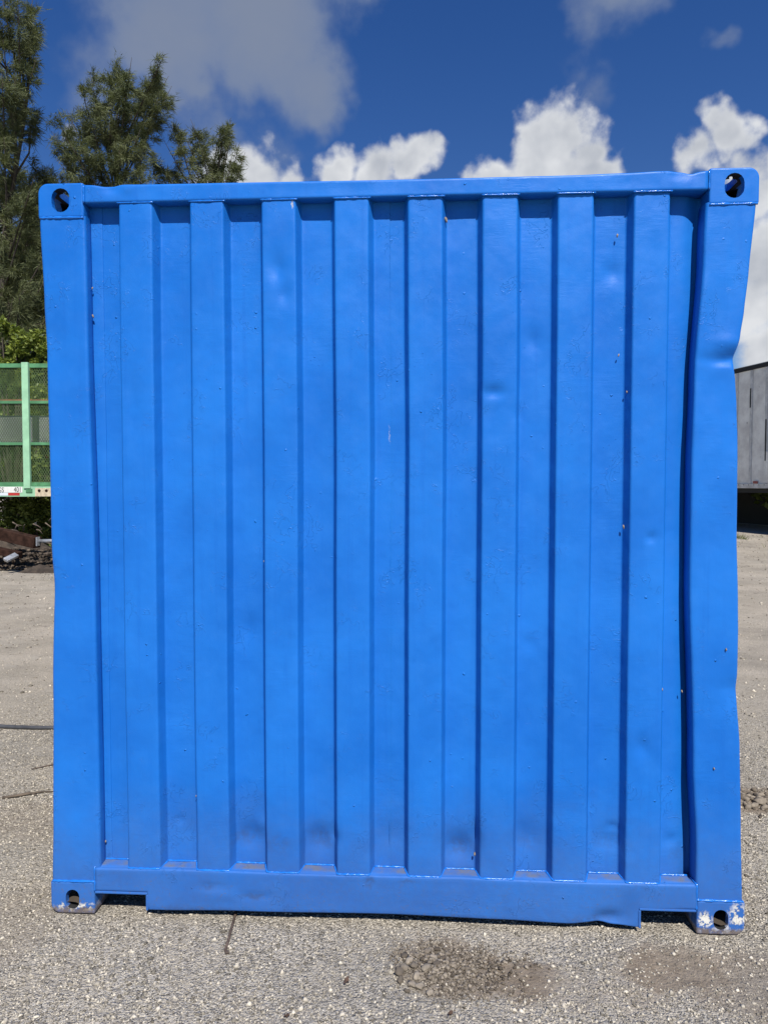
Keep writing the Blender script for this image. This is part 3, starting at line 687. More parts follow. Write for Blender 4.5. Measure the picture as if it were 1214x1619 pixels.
# the rest of the box: side walls, roof, floor, doors
for sx in (-1, 1):
    pr = []; p = .16
    while p < L - .3:
        pr += [(p, 0), (p + .072, 0), (p + .104, 1), (p + .174, 1)]; p += .278
    pr = [(.12, 1)] + pr + [(L - .12, 1)]
    zs = np.linspace(.15, 2.54, 12)
    P = np.array([[(sx * (1.2 - .036 * d_), yy, z) for yy, d_ in pr] for z in zs])
    link('side_wall', grid_mesh('side_wall', P), BLUE, box)
    MB().box((sx * 1.15 - .03, .175, .05), (sx * 1.15 + .06 * (sx > 0) + .03 * (sx < 0), L - .175, .16) if sx > 0 else (sx * 1.15 + .03, L - .175, .16), bev=.004).build('side_rail', BLUE, box)
    MB().box((min(sx * 1.15, sx * 1.21), .175, 2.53), (max(sx * 1.15, sx * 1.21), L - .175, 2.586), bev=.004).build('roof_rail', BLUE, box)
P = []
for i, yy in enumerate(np.arange(.11, L - .1, .05)):
    zz = 2.574 if (i // 2) % 2 else 2.560; P.append([(xx, yy, zz) for xx in np.linspace(-1.16, 1.16, 5)])
link('roof_sheet', grid_mesh('roof_sheet', np.array(P)), BLUE, box)
MB().box((-1.14, .07, .145), (1.14, L - .1, .165)).build('floor', M['ply'], box)
for i in range(18):
    yy = .30 + i * .31; MB().box((-1.13, yy, .03), (1.13, yy + .05, .144)).build('cross_member', M['dark'], box)
MB().box((-1.05, .105, .028), (1.05, .125, .143)).build('inner_plate', M['dark'], box)
for sx in (-1, 1):
    d = MB().box((min(sx * .008, sx * 1.045), L - .06, .13), (max(sx * .008, sx * 1.045), L - .012, 2.485), bev=.006).build('door', BLUE, box)
    MB().box((sx * .004 - .002, L - .055, .13), (sx * .004 + .002, L - .01, 2.48)).build('gasket', M['seal'], d)
    for bx in (.28, .80):
        MB().tube([(sx * bx, L + .012, .08), (sx * bx, L + .012, 2.53)], .017, 10).build('locking_bar', M['galv'], d, True)
MB().box((-1.05, L - .12, .02), (1.05, L - .02, .125), bev=.005).build('door_sill', BLUE, box)

# ------------------------------------------------------------------ small things near the container
def gz(x, y): return float(ground_h(np.array(x), np.array(y)))
def on_wall(u, v, yy):
    d = ray(u, v); t = (yy - CAM.y) / d.y; return CAM + d * t
cocoon_px = [(147, 456, .03, .8), (148, 500, .03, 1.1), (145, 708, .03, 1), (418, 888, .03, .8), (705, 348, .035, 1.7), (975, 373, .036, 1.1), (977, 562, .036, .9), (985, 833, .03, 1.2), (588, 935, .036, .8),
             (780, 975, .036, .7), (168, 1330, .036, .9), (1147, 1027, -.002, .9), (1046, 1090, .036, .9), (1077, 1093, .036, .9), (1128, 1215, -.002, .8), (311, 1258, .03, .9), (990, 620, .03, .8), (750, 1350, .036, 1.2), (928, 1028, .03, .7)]
for i, (u, v, yy, sc) in enumerate(cocoon_px):
    p = on_wall(u, v, yy); r = random.Random(i); a = r.uniform(-.5, .5); l_ = .0062 * sc
    dx, dz = math.sin(a) * l_, math.cos(a) * l_
    pts = [p + Vector((dx * t, -.001 - .0015 * (1 - t * t), dz * t)) for t in (-1, -.7, -.2, .3, .8, 1)]
    o = MB().tube(pts, [.0006, .0018 * sc, .0027 * sc, .0030 * sc, .0018 * sc, .0006], 7).build('insect_cocoon', M['cocoon'], None, True)
    tag(o, 'tiny pale insect cocoon stuck to the blue corrugated end wall', 'cocoon', 'cocoons on the container wall')
# rod poking out from under the rail
rp = [(-.585, .20), (-.5665, .10), (-.553, .02), (-.545, -.06), (-.537, -.13), (-.535, -.172), (-.528, -.186), (-.520, -.184)]
o = MB().tube([(x_, y_, gz(x_, y_) + .006) for x_, y_ in rp], .0048, 8).build('steel_rod', M['rod'], None, True)
tag(o, 'thin rusty steel rod with a hooked tip poking out under the container', 'rod')
# dry leaf
def leaf_thing(px, py, ln, wd, rz, label):
    n = 9; V = []; F = []
    for i in range(n):
        t = i / (n - 1); w_ = wd * math.sin(math.pi * min(1, t * .95 + .03)) * (1 + .25 * math.sin(t * 14)); c = .35 * ln * (t - .5) ** 2
        for j, q in enumerate((-1, 0, 1)):
            V.append((ln * (t - .5), w_ * q, c + .006 * abs(q) + .002 * math.sin(t * 9 + q)))
    for i in range(n - 1):
        for j in range(2): a = i * 3 + j; F.append((a, a + 3, a + 4, a + 1))
    Mx = Matrix.Translation((px, py, gz(px, py) + .004)) @ Matrix.Rotation(rz, 4, 'Z')
    mb = MB(); mb.add([Mx @ Vector(v) for v in V], F)
    o = mb.build('dry_leaf', M['leafdry'], None, True); so = o.modifiers.new('thick', 'SOLIDIFY'); so.thickness = .0008
    return tag(o, label, 'leaf')
leaf_thing(-.118, -.300, .034, .007, 1.25, 'curled dry brown leaf on the gravel left of the dirt clods')
leaf_thing(-.275, -.455, .016, .006, .3, 'tiny dark dry leaf near the bottom edge of the picture')
leaf_thing(.20, -.415, .02, .006, .8, 'small dark leaf below the heap of dirt clods')
# clods of dried dirt
clods = []
rr = random.Random(5)
def clod_spot():
    t = rr.random() ** .6; a = rr.uniform(1.2, 5.0)
    return .145 + math.cos(a) * .105 * t * 1.05, -.205 + math.sin(a) * .125 * t
big = [(.045, -.255, .017), (.062, -.235, .014), (.05, -.285, .014), (.085, -.30, .012), (.11, -.305, .015), (.128, -.235, .018), (.165, -.215, .013), (.075, -.20, .013), (.06, -.175, .012), (.10, -.17, .011), (.135, -.14, .012), (.165, -.13, .011), (.20, -.15, .010), (.10, -.265, .014), (.145, -.27, .012), (.09, -.225, .012), (.185, -.18, .011), (.215, -.205, .009), (.12, -.19, .011), (.14, -.33, .010), (.072, -.325, .009), (.045, -.15, .009), (.155, -.175, .012), (.115, -.115, .009)]
for i, (x_, y_, s_) in enumerate(big):
    me = stones_mesh('dirt_clod', np.array([(0, 0, 0.)]), [s_ * 1.1], .5, 80, 100 + i, .28)
    o = link('dirt_clod', me, M['clod']); o.location = (x_, y_, gz(x_, y_) + s_ * .42)
    tag(o, ['dry grey-brown dirt clod on the left edge of the heap before the container', 'dry grey-brown dirt clod in the middle of the heap before the container', 'dry grey-brown dirt clod on the right side of the heap by the silt'][0 if x_ < .08 else 1 if x_ < .15 else 2], 'clod', 'dirt clods in the heap')
n = 2200; t = RNG.random(n) ** .55 * (1 + .35 * (RNG.random(n) > .8)); a = RNG.uniform(0, 2 * np.pi, n)
xx = .150 + np.cos(a) * .135 * t * (1 + .25 * np.sin(3 * a)) + .25 * RNG.random(n) ** 3; yy = -.215 + np.sin(a) * .145 * t * (1 + .2 * np.cos(2 * a + 1)); ss = RNG.uniform(.002, .008, n) * np.clip(1.15 - .5 * t, .3, 2)
o = link('rubble', stones_mesh('rubble', np.stack([xx, yy, ground_h(xx, yy) + ss * .2 + .004 * np.clip(1 - t, 0, 1)], -1), ss, .7, 20, 77), M['clod'])
tag(o, 'crumbled dirt and fine rubble between the larger clods', 'rubble', kind='stuff')
# rubble beside the container on the right
n = 420; xx = RNG.normal(1.86, .22, n); yy = 1.06 + (xx - 1.86) * -.1 + RNG.normal(0, .055, n); ss = RNG.uniform(.005, .020, n)
o = link('rubble', stones_mesh('rubble', np.stack([xx, yy, ground_h(xx, yy) + ss * .3], -1), ss, .7, 20, 78), M['clod'])
tag(o, 'broken dirt rubble on the gravel right of the container', 'rubble', kind='stuff')
for i, (x_, y_, s_) in enumerate([(1.70, 1.10, .030), (1.76, 1.05, .034), (1.82, 1.09, .026), (1.68, 1.03, .022), (1.90, 1.04, .036), (1.99, 1.06, .03)]):
    o = link('dirt_clod', stones_mesh('dirt_clod', np.array([(0, 0, 0.)]), [s_], .5, 80, 300 + i, .28), M['clod']); o.location = (x_, y_, gz(x_, y_) + s_ * .3)
    tag(o, 'larger dirt clod in the rubble right of the container', 'clod', 'clods in the rubble on the right')
# hose across the yard on the left
hp = []
for t in np.linspace(0, 1, 40):
    x_ = -5.4 + 4.0 * t; y_ = 1.865 + .42 * (x_ + 2.33) ** 2 / (1 + .5 * abs(x_ + 2.33)); hp.append((x_, y_, gz(x_, y_) + .012))
o = MB().tube(hp, .013, 8).build('hose', M['hose'], None, True); tag(o, 'black rubber hose lying across the gravel left of the container', 'hose')
def twig(pts, r, label, name='twig'):
    o = MB().tube([(x_, y_, gz(x_, y_) + z_) for x_, y_, z_ in pts], [r * (1 - .6 * i / (len(pts) - 1)) for i in range(len(pts))], 6).build(name, M['wood'] if name == 'stick' else M['rod'], None, True)
    return tag(o, label, 'twig')
twig([(-1.55, 1.45, .006), (-1.72, 1.40, .009), (-1.9, 1.33, .006), (-2.0, 1.25, .004)], .006, 'long thin dark twig lying just in front of the hose')
twig([(-1.6, 1.22, .005), (-1.75, 1.27, .006), (-1.88, 1.31, .004)], .006, 'short dark twig touching the longer one near the hose')
twig([(-1.95, .90, .006), (-1.87, .93, .012), (-1.80, .97, .008), (-1.74, .99, .004)], .008, 'crooked twig nearest the container lower left side', 'stick')
twig([(-1.93, .92, .004), (-1.84, .95, .012), (-1.80, .94, .005)], .006, 'small forked twig beside the crooked one', 'stick')
twig([(-2.6, 2.85, .006), (-2.52, 2.86, .006)], .014, 'short black stick lying on the sandy yard')

# ------------------------------------------------------------------ green mesh-sided trailer, left
tr = empty('mesh_trailer', at(47.5, 893, 15).xy.to_3d(), YAW); tag(tr, 'mint green flatbed trailer with tall expanded metal mesh sides', 'trailer')
Z = lambda v: 1.5465 + (766 - v) / 1122 * 15
def mesh_panel(x0, x1, z0, z1, y_, pitch=.052, w=.011):
    mb = MB(); sl = 1.7
    for sg in (-1, 1):
        xs_ = x0 - (z1 - z0) / sl
        while xs_ < x1 + (z1 - z0) / sl:
            # line x = xs_ + sg*(z - zc)/sl clipped to the panel
            a = (xs_, z0); b = (xs_ + (z1 - z0) / sl, z1)
            if sg < 0: a, b = (xs_ + (z1 - z0) / sl, z0), (xs_, z1)
            t0, t1 = 0.0, 1.0; dx = b[0] - a[0]
            ta, tb = sorted(((x0 - a[0]) / dx, (x1 - a[0]) / dx)); t0, t1 = max(t0, ta), min(t1, tb)
            if t1 > t0 + .01:
                p = (a[0] + dx * t0, a[1] + (b[1] - a[1]) * t0); q = (a[0] + dx * t1, a[1] + (b[1] - a[1]) * t1)
                o_ = y_ + (.0025 if sg > 0 else -.0025)
                mb.add([(p[0] - w / 2, o_, p[1]), (p[0] + w / 2, o_, p[1]), (q[0] + w / 2, o_, q[1]), (q[0] - w / 2, o_, q[1]),
                        (p[0] - w / 2, o_ + .004, p[1]), (p[0] + w / 2, o_ + .004, p[1]), (q[0] + w / 2, o_ + .004, q[1]), (q[0] - w / 2, o_ + .004, q[1])],
                       [(0, 1, 2, 3), (7, 6, 5, 4), (0, 3, 7, 4), (1, 5, 6, 2), (0, 4, 5, 1), (3, 2, 6, 7)])
            xs_ += pitch
    return mb
TX0, TX1, BAY = -6.0, 6.0, 1.2
rows = [(Z(634), Z(583)), (Z(699), Z(638)), (Z(763), Z(703))]
proto = {}
for side, yb in ((0, 0.0),):
    for z0, z1, nm in ((Z(583), Z(576.5), 'top_rail'), (Z(639), Z(634.5), 'mid_rail'), (Z(704), Z(699.5), 'mid_rail'), (Z(768.5), Z(762.5), 'bottom_rail')):
        MB().box((TX0, yb + .02, z0), (TX1, yb + .10, z1), bev=.004).build(nm, M['green'], tr)
    for k_ in range(11):
        px = TX0 + k_ * BAY; MB().box((px - .068, yb - .06, Z(772)), (px + .068, yb + .02 - .002, Z(575.5)), bev=.006).build('post', M['mint'], tr)
    for k_ in range(10):
        for ri, (z0, z1) in enumerate(rows):
            if ri not in proto:
                o = mesh_panel(.07, BAY - .07, z0, z1, .05).build('mesh_panel', M['mesh'], tr); proto[ri] = o.data
            else: o = link('mesh_panel', proto[ri], M['mesh'], tr)
            o.location = (TX0 + k_ * BAY, yb, 0)
MB().box((TX0, .06, Z(770)), (TX1, 2.4, Z(768.7))).build('deck', M['dark'], tr)
ch = MB().box((TX0 - .05, -.03, Z(785)), (TX1, .03, Z(769)), bev=.006).build('chassis_rail', M['mint'], tr)
MB().box((TX0, 2.37, Z(785)), (TX1, 2.43, Z(769)), bev=.006).build('chassis_rail', M['mint'], tr)
MB().box((-1.0, -.034, Z(778.6)), (-.105, -.0305, Z(769.6))).build('number_plate', M['white'], tr)
MB().box((-.405, -.0345, Z(783.2)), (-.165, -.0305, Z(779))).build('red_tape', M['red'], tr)
MB().box((-.75, -.0345, Z(783.2)), (-.41, -.0305, Z(779))).build('silver_tape', M['silver'], tr)
MB().box((.16, -.0345, Z(784.5)), (.75, -.0305, Z(771.3))).build('rust_patch', M['cream'], tr)
MB().box((-.03, -.045, Z(779)), (.105, -.0305, Z(772.5)), bev=.01).build('bracket', M['green'], tr)
for cx_, cz_ in ((.25, 775.5), (.40, 775.5)):
    MB().cyl((cx_, -.037, Z(cz_)), (0, 1, 0), .03, .012, 10).build('bolt', M['rusty'], tr)
def text_part(body, size, x_, y_, z_, parent):
    c = bpy.data.curves.new('t', 'FONT'); c.body = body; c.size = size; c.extrude = .001; o = bpy.data.objects.new('t', c); col.objects.link(o)
    bpy.context.view_layer.update(); me = bpy.data.meshes.new_from_object(o.evaluated_get(bpy.context.evaluated_depsgraph_get()))
    bpy.data.objects.remove(o); q = link('lettering', me, M['ink'], parent); q.rotation_euler = (R_(90), 0, 0); q.location = (x_, y_, z_); q.scale = (.72, 1, 1); return q
text_part('GS', .15, -.62, -.0355, Z(778.2), tr); text_part('401', .15, -.285, -.0355, Z(777.6), tr)
for wx in (2.6, 3.9):
    for wy in (.35, 2.05):
        w_ = MB().cyl((wx, wy, .52), (0, 1, 0), .50, .28, 24, .05).build('tyre', M['black'], tr, True); MB().cyl((wx, wy, .52), (0, 1, 0), .26, .29, 16).build('rim', M['white'], w_)
for lx in (-4.5,): MB().box((lx, .3, 0), (lx + .12, .42, 1.3)).build('landing_leg', M['dark'], tr); MB().box((lx, 2.0, 0), (lx + .12, 2.12, 1.3)).build('landing_leg', M['dark'], tr)
tm = Matrix.Translation(tr.location) @ Matrix.Rotation(YAW, 4, 'Z')
def on_tr(mb, name, mat, smooth=False):
    mb.v = [tuple(tm @ Vector(v)) for v in mb.v]; return mb.build(name, mat, None, smooth)
tag(on_tr(MB().box((-3.5, .9, Z(631)), (3.0, 1.05, Z(624.5)), bev=.01), 'steel_beam', M['rust_red']), 'rust red steel beam behind the upper mesh of the green trailer', 'beam')
tag(on_tr(MB().box((-1.3, .8, Z(698)), (.38, 1.7, Z(652)), bev=.05), 'storage_tank', M['tankwhite']), 'pale grey plastic tank behind the middle mesh of the green trailer', 'tank')

# ------------------------------------------------------------------ plants
def leaves(P, ln, wd, droop, seed, quad=True, up=0.0, out_c=None):
    """P (n,3); one leaf blade each"""
    r = np.random.default_rng(seed); n = len(P)
    d = r.normal(0, 1, (n, 3)); d[:, 2] = d[:, 2] * .6 + up - droop
    if out_c is not None: d += 1.2 * (P - out_c) / (np.linalg.norm(P - out_c, axis=1, keepdims=True) + 1e-6)
    d /= np.linalg.norm(d, axis=1, keepdims=True)
    s_ = np.cross(d, r.normal(0, 1, (n, 3))); s_ /= np.linalg.norm(s_, axis=1, keepdims=True)
    l_ = (ln * r.uniform(.6, 1.3, n))[:, None]; w_ = (wd * r.uniform(.7, 1.3, n))[:, None]
    sh = np.clip(r.normal(.45, .25, n), 0, 1)
    if quad:
        nrm = np.cross(d, s_)
        V = np.stack([P, P + d * l_ * .5 + s_ * w_ + nrm * w_ * .3, P + d * l_, P + d * l_ * .5 - s_ * w_ + nrm * w_ * .3], 1)
        F = np.arange(n * 4).reshape(n, 4); return V.reshape(-1, 3), F, np.repeat(sh, 4)
    V = np.stack([P - s_ * w_ * .5, P + s_ * w_ * .5, P + d * l_ - np.array([0, 0, droop * .3]) * l_], 1)
    return V.reshape(-1, 3), np.arange(n * 3).reshape(n, 3), np.repeat(sh, 3)
def shrub(base, h, rx, ry, seed, label, n=5000, ln=.14, wd=.035, mat='leaf', name='shrub', cat='shrub', group=None, low=.05):
    r = np.random.default_rng(seed); base = Vector(base); root = empty(name, base)
    nc = 26; C = np.stack([r.normal(0, rx * .45, nc), r.normal(0, ry * .45, nc), h * (low + (1 - low) * r.random(nc) ** .8)], -1)
    if mat == 'leaf_y': C[::4, 2] += h * r.uniform(.0, .14, len(C[::4]))
    C[:, :2] *= (1.1 - .55 * C[:, 2:3] / h)
    rad = r.uniform(.16, .32, nc) * min(rx, h * .6)
    if mat == 'leaf_y': rad *= .75; rad[::4] *= .55
    i = r.integers(0, nc, n); q = r.normal(0, 1, (n, 3)); q /= np.linalg.norm(q, axis=1, keepdims=True)
    P = C[i] + q * (rad[i] * r.random(n) ** .45)[:, None]; P = P[P[:, 2] > .02]
    V, F, sh = leaves(P, ln, wd, .1, seed + 1, True, .25)
    link('foliage', np_mesh('foliage', V, F, sh), M[mat], root)
    mb = MB()
    for c in C[::2]: mb.tube([(0, 0, -.05), Vector(c) * .5 + Vector((0, 0, .1 * h)), c], [.03 * h / 3, .018 * h / 3, .006], 5)
    mb.build('stems', M['bark'], root, True)
    return tag(root, label, cat, group)
def casuarina(base, clumps, seed, label, dens=1.0, name='casuarina_tree', group=None, ln=.20, wd=.019):
    """wispy needle tree; clumps: world-space (x, y, z, r) tufts of the crown"""
    r = np.random.default_rng(seed); base = Vector(base); root = empty(name, base)
    C = np.array(clumps, float); C[:, :3] -= np.array(base)[None]; top = C[:, 2].max()
    tip = C[C[:, 2].argmax()]
    def trunk(z): t = z / top; return Vector((tip[0] * t ** 1.6 + .15 * math.sin(z * .7 + seed), tip[1] * t ** 1.6 + .12 * math.cos(z * .6), z))
    mb = MB(); zs = np.linspace(-.1, top * .98, 22); mb.tube([trunk(max(0, z)) if z > 0 else Vector((0, 0, -.1)) for z in zs], [.02 + .20 * (1 - z / top) ** 1.3 for z in zs], 8)
    mb.build('trunk', M['bark'], root, True)
    mb = MB(); Ps = []; Ds = []
    for (cx_, cy_, cz_, cr) in C:
        z0 = max(.3, cz_ - r.uniform(1.0, 2.2) - .4 * math.hypot(cx_, cy_)); a = trunk(min(z0, top * .95)); b = Vector((cx_, cy_, cz_))
        m_ = (a + b) / 2 + Vector((r.normal(0, .12), r.normal(0, .12), -.12)); mb.tube([a, m_, b, b + (b - m_) * .45], [.04, .028, .016, .005], 5)
        ns = int(15 * dens * max(.6, cr))
        for _ in range(ns):
            e = r.normal(0, 1, 3); e[2] = e[2] * .7 + .55; e /= np.linalg.norm(e); ln_ = cr * r.uniform(.55, 1.12)
            s0 = np.array(m_.lerp(b, r.uniform(.4, 1.2))); end = s0 + e * ln_; mid_ = (s0 + end) / 2 + r.normal(0, .06, 3)
            mb.tube([s0, mid_, end], [.011, .007, .003], 4, False)
            nt = int(46 * max(.6, cr)); t_ = r.random(nt) ** .7
            base_p = np.where(t_[:, None] < .5, s0 + (mid_ - s0) * (t_ * 2)[:, None], mid_ + (end - mid_) * ((t_ - .5) * 2)[:, None])
            for bp in base_p:
                # a tuft: several needles from one twig, leaning outwards
                k_ = r.integers(4, 8); tw = e * .6 + r.normal(0, .5, 3) + (.35, 0, .1); d = tw[None] + r.normal(0, .32, (k_, 3)); q_ = r.random(k_)[:, None]
                Ps.append(bp[None] + tw[None] * q_ * .16 + r.normal(0, .035, (k_, 3))); Ds.append(d)
    mb.build('branches', M['bark'], root, True)
    P = np.concatenate(Ps); D = np.concatenate(Ds); n = len(P); D /= np.linalg.norm(D, axis=1, keepdims=True)
    S_ = np.cross(D, r.normal(0, 1, (n, 3))); S_ /= np.linalg.norm(S_, axis=1, keepdims=True)
    l_ = (ln * r.uniform(.5, 1.3, n))[:, None]; w_ = (wd * r.uniform(.7, 1.4, n))[:, None]
    V = np.stack([P - S_ * w_ * .5, P + S_ * w_ * .5, P + D * l_ - np.array([0, 0, .22]) * l_], 1)
    cl = np.repeat(np.clip(.45 + .35 * fbm(P[:, 0] * 1.3, P[:, 2] * 1.3 + P[:, 1], 2, seed) + r.normal(0, .18, n), 0, 1), 3)
    link('crown', np_mesh('crown', V.reshape(-1, 3), np.arange(n * 3).reshape(n, 3), cl), M['needle'], root)
    return tag(root, label, 'tree', group)
def clump_px(lst, D, seed, sp=1.0):
    r = random.Random(seed); out = []
    for (u, v, rad) in lst:
        p = at(u, v, D + r.uniform(-sp, sp)); out.append((p.x, p.y, p.z, rad * D / 1122))
    return out
# the twin-topped tree in the middle
T2 = [(190, 124, 20), (176, 134, 20), (203, 132, 20), (245, 120, 14), (241, 140, 18), (250, 150, 22), (150, 150, 26), (180, 155, 30), (212, 158, 28), (240, 178, 26), (255, 170, 20), (140, 178, 26), (168, 190, 32), (205, 195, 32), (236, 205, 26), (118, 200, 26), (105, 215, 22), (140, 215, 30), (175, 225, 34), (212, 232, 30), (100, 240, 26), (125, 250, 30), (155, 258, 32), (190, 262, 32), (222, 262, 24), (110, 275, 28), (145, 290, 30), (185, 300, 30), (220, 300, 26), (125, 330, 34), (180, 340, 36), (230, 330, 30), (150, 390, 40), (210, 390, 40), (170, 450, 45), (65, 278, 18), (48, 296, 16)]
c = clump_px(T2, 24, 2, 1.3); b = at(185, 600, 24); casuarina((b.x, b.y, 0), c, 21, 'tall twin-topped casuarina tree rising above the container left corner', 1.15)
T3 = [(256, 264, 16), (250, 288, 18), (378, 272, 10), (312, 215, 18), (300, 232, 24), (285, 225, 20), (275, 250, 24), (300, 258, 26), (325, 262, 22), (352, 222, 15), (362, 212, 10), (342, 240, 18), (348, 258, 18), (370, 262, 13), (335, 280, 22), (360, 280, 18), (305, 290, 26), (270, 285, 24), (280, 320, 30), (320, 320, 30), (350, 320, 26), (300, 370, 36), (340, 380, 34), (310, 440, 40)]
c = clump_px(T3, 26, 3, 1.0); b = at(310, 600, 26); casuarina((b.x, b.y, 0), c, 22, 'smaller loose casuarina tree right of the twin-topped one', .8)
T1 = [(10, 25, 30), (30, 40, 26), (50, 30, 15), (-20, 30, 40), (-60, 20, 40), (15, 65, 28), (40, 75, 18), (52, 55, 14), (-30, 80, 40), (10, 105, 28), (35, 110, 20), (48, 130, 13), (-20, 130, 40), (5, 150, 26), (25, 165, 18), (0, 190, 26), (30, 190, 24), (50, 192, 13), (10, 215, 24), (-30, 200, 40), (8, 245, 18), (-20, 260, 30), (-70, 120, 45), (-80, 220, 45), (20, 300, 32), (45, 312, 24), (10, 440, 40), (40, 400, 36), (60, 470, 36), (15, 500, 36), (45, 505, 36), (75, 500, 34), (-10, 370, 36), (-30, 330, 40), (10, 335, 28), (40, 345, 26), (62, 350, 22), (20, 375, 26), (55, 385, 24), (0, 410, 28), (40, 420, 26), (65, 425, 22), (20, 455, 30), (55, 460, 26), (75, 440, 24), (85, 380, 30), (95, 430, 34), (-40, 430, 40), (30, 490, 34), (70, 490, 30), (110, 480, 36)]
c = clump_px(T1, 22, 4, 1.4); b = at(-15, 600, 22); casuarina((b.x, b.y, 0), c, 23, 'tallest casuarina tree at the left edge of the picture', .95)
T0 = [(r_.uniform(-60, 110), r_.uniform(285, 540), r_.uniform(28, 42)) for r_ in [random.Random(77)] for _ in range(46)]
c = clump_px(T0, 25.5, 6, 1.0); b = at(30, 600, 25.5); casuarina((b.x, b.y, 0), c, 27, 'dense dark casuarina behind the green trailer at the left edge', 1.1)
# the same belt of trees goes on behind the container
for i, (u, D, hh) in enumerate([(470, 30, 7.5), (640, 31, 6.5), (800, 30, 7.0), (-190, 25, 13)]):
    b = at(u, 700, D); r = random.Random(40 + i); cl = []
    for _ in range(22 if hh < 10 else 34):
        z_ = hh * (.25 + .75 * r.random()); w_ = (1.9 if hh < 10 else 2.4) * (1.1 - .8 * z_ / hh); cl.append((b.x + r.uniform(-w_, w_), b.y + r.uniform(-1, 1), z_, .75))
    casuarina((b.x, b.y, .2 if b.x > -2 else 0), cl, 50 + i, ['low casuarina behind the container, leftmost of three', 'low casuarina behind the middle of the container', 'low casuarina behind the container, rightmost of three', 'tall casuarina beyond the left edge of the picture'][i], .7)
# shrubs behind the green trailer
sh_lab = ['dense green shrub behind the mesh trailer left end', 'green shrub behind the mesh trailer post', 'green shrub behind the trailer beside the container edge', 'green shrub hidden behind the container left part', 'green shrub behind the trailer far left']
for i, (u, D, hh, rx) in enumerate([(-30, 18.6, 5.0, 1.5), (40, 18.8, 4.9, 1.5), (110, 18.7, 5.0, 1.5), (210, 18.6, 3.8, 1.6), (-140, 18.8, 4.2, 1.7)]):
    b = at(u, 700, D); shrub((b.x, b.y, 0), hh, rx, 1.0, 60 + i, sh_lab[i], 9000, .16, .045, group='shrubs behind the mesh trailer')
for i, (u, D, hh) in enumerate([(22, 18.2, 5.6), (72, 18.4, 5.3), (-60, 18.4, 5.0)]):
    b = at(u, 700, D); shrub((b.x, b.y, 0), hh, 1.15, .8, 80 + i, ['sunlit yellow-green leafy shrub above the trailer post', 'yellow-green leafy shrub at the container left edge', 'yellow-green shrub beyond the left picture edge'][i], 11000, .12, .030, 'leaf_y', low=.35)
for i, (u, D, hh) in enumerate([(10, 16.6, 1.25), (55, 16.4, 1.1), (95, 16.5, 1.2), (-50, 16.6, 1.3)]):
    b = at(u, 800, D); shrub((b.x, b.y, 0), hh, .9, .5, 90 + i, ['dark weeds under the trailer, left of the post', 'dark weeds under the trailer below the post', 'dark weeds under the trailer at the container edge', 'dark weeds under the trailer beyond the picture edge'][i], 3000, .10, .02, name='weed_clump', cat='weeds', group='weeds under the trailer')
# hedge behind the right-hand trailer
for i, (px_, py_, hh) in enumerate([(11.2, 14, 2.2), (10.4, 17.0, 2.2), (9.6, 20.0, 2.3), (8.6, 23.0, 2.3), (7.6, 26.0, 2.3)]):
    shrub((px_, py_, .45), hh, 1.7, 1.5, 120 + i, 'dark hedge shrub beyond the white box trailer, %s along the row' % ['nearest', 'second', 'third', 'fourth', 'farthest'][i], 6000, .17, .06, name='hedge_shrub', group='hedge beyond the box trailer')

for i, (px_, py_, hh, rx_) in enumerate([(-5.0, 46, 5.5, 4.5), (2.0, 48, 5.0, 4.5), (9.0, 50, 5.6, 5.0), (16.0, 48, 5.2, 4.5)]):
    shrub((px_, py_, .4), hh, rx_, 2.0, 140 + i, 'distant bushy tree behind the container, %s of four' % ['leftmost', 'second from left', 'third from left', 'rightmost'][i], 6000, .5, .16, name='distant_tree', cat='tree', group='distant trees behind the container')

# ------------------------------------------------------------------ debris under the green trailer
def mound(cx_, cy_, rx, ry, h, seed, label):
    n = 46; u_ = np.linspace(-1, 1, n); X, Y = np.meshgrid(u_, u_); d = np.hypot(X, Y); e = smooth01((1 - d) / .9)
    Zm = h * e * (1 + .5 * fbm(X * 2.4 + seed, Y * 2.4, 4, seed)) + .06 * h * e ** .3 * fbm(X * 11, Y * 11, 3, seed + 3) - .03
    o = link('soil_mound', grid_mesh('soil_mound', np.stack([cx_ + X * rx, cy_ + Y * ry, Zm + ground_h(cx_ + X * rx, cy_ + Y * ry)], -1)), M['soil'], None, True)
    return tag(o, label, 'soil')
c1 = at(15, 850, 13.9); mound(c1.x - .3, c1.y + .2, 1.9, .8, .62, 3, 'heap of dark soil and roots under the green trailer')
c2 = at(78, 880, 13.4); mound(c2.x + .6, c2.y + .2, 1.5, .6, .30, 8, 'low heap of soil beside the container edge under the trailer')
c3 = at(55, 880, 12.6); mound(c3.x + .1, c3.y, .55, .22, .13, 12, 'small ridge of grey gravel in front of the rusty beams')
def beam(p, q, w, h, name, mat, label, cat='beam', bev=.01, roll=0):
    p, q = Vector(p), Vector(q); d = (q - p); Mx = Matrix.Translation(p) @ d.to_track_quat('X', 'Z').to_matrix().to_4x4() @ Matrix.Rotation(roll, 4, 'X')
    o = MB().box((0, -w / 2, -h / 2), (d.length, w / 2, h / 2), Mx, bev).build(name, M[mat], None); return tag(o, label, cat)
beam(at(-90, 822, 13.3), at(60, 858, 12.9), .20, .20, 'steel_beam', 'rusty', 'long rusty square steel beam lying across the soil heap')
p = at(60.5, 857, 12.88); MB_ = MB().box((p.x - .006, p.y - .06, p.z - .07), (p.x + .009, p.y + .06, p.z + .09), bev=.004); tag(MB_.build('end_plate', M['galv']), 'thin pale steel plate standing at the end of the long rusty beam', 'plate')
o = MB().tube([at(61, 855.5, 12.92), at(105, 855, 12.9)], .035, 10).build('steel_pipe', M['galv'], None, True); tag(o, 'grey galvanised pipe sticking out past the rusty beam end', 'pipe')
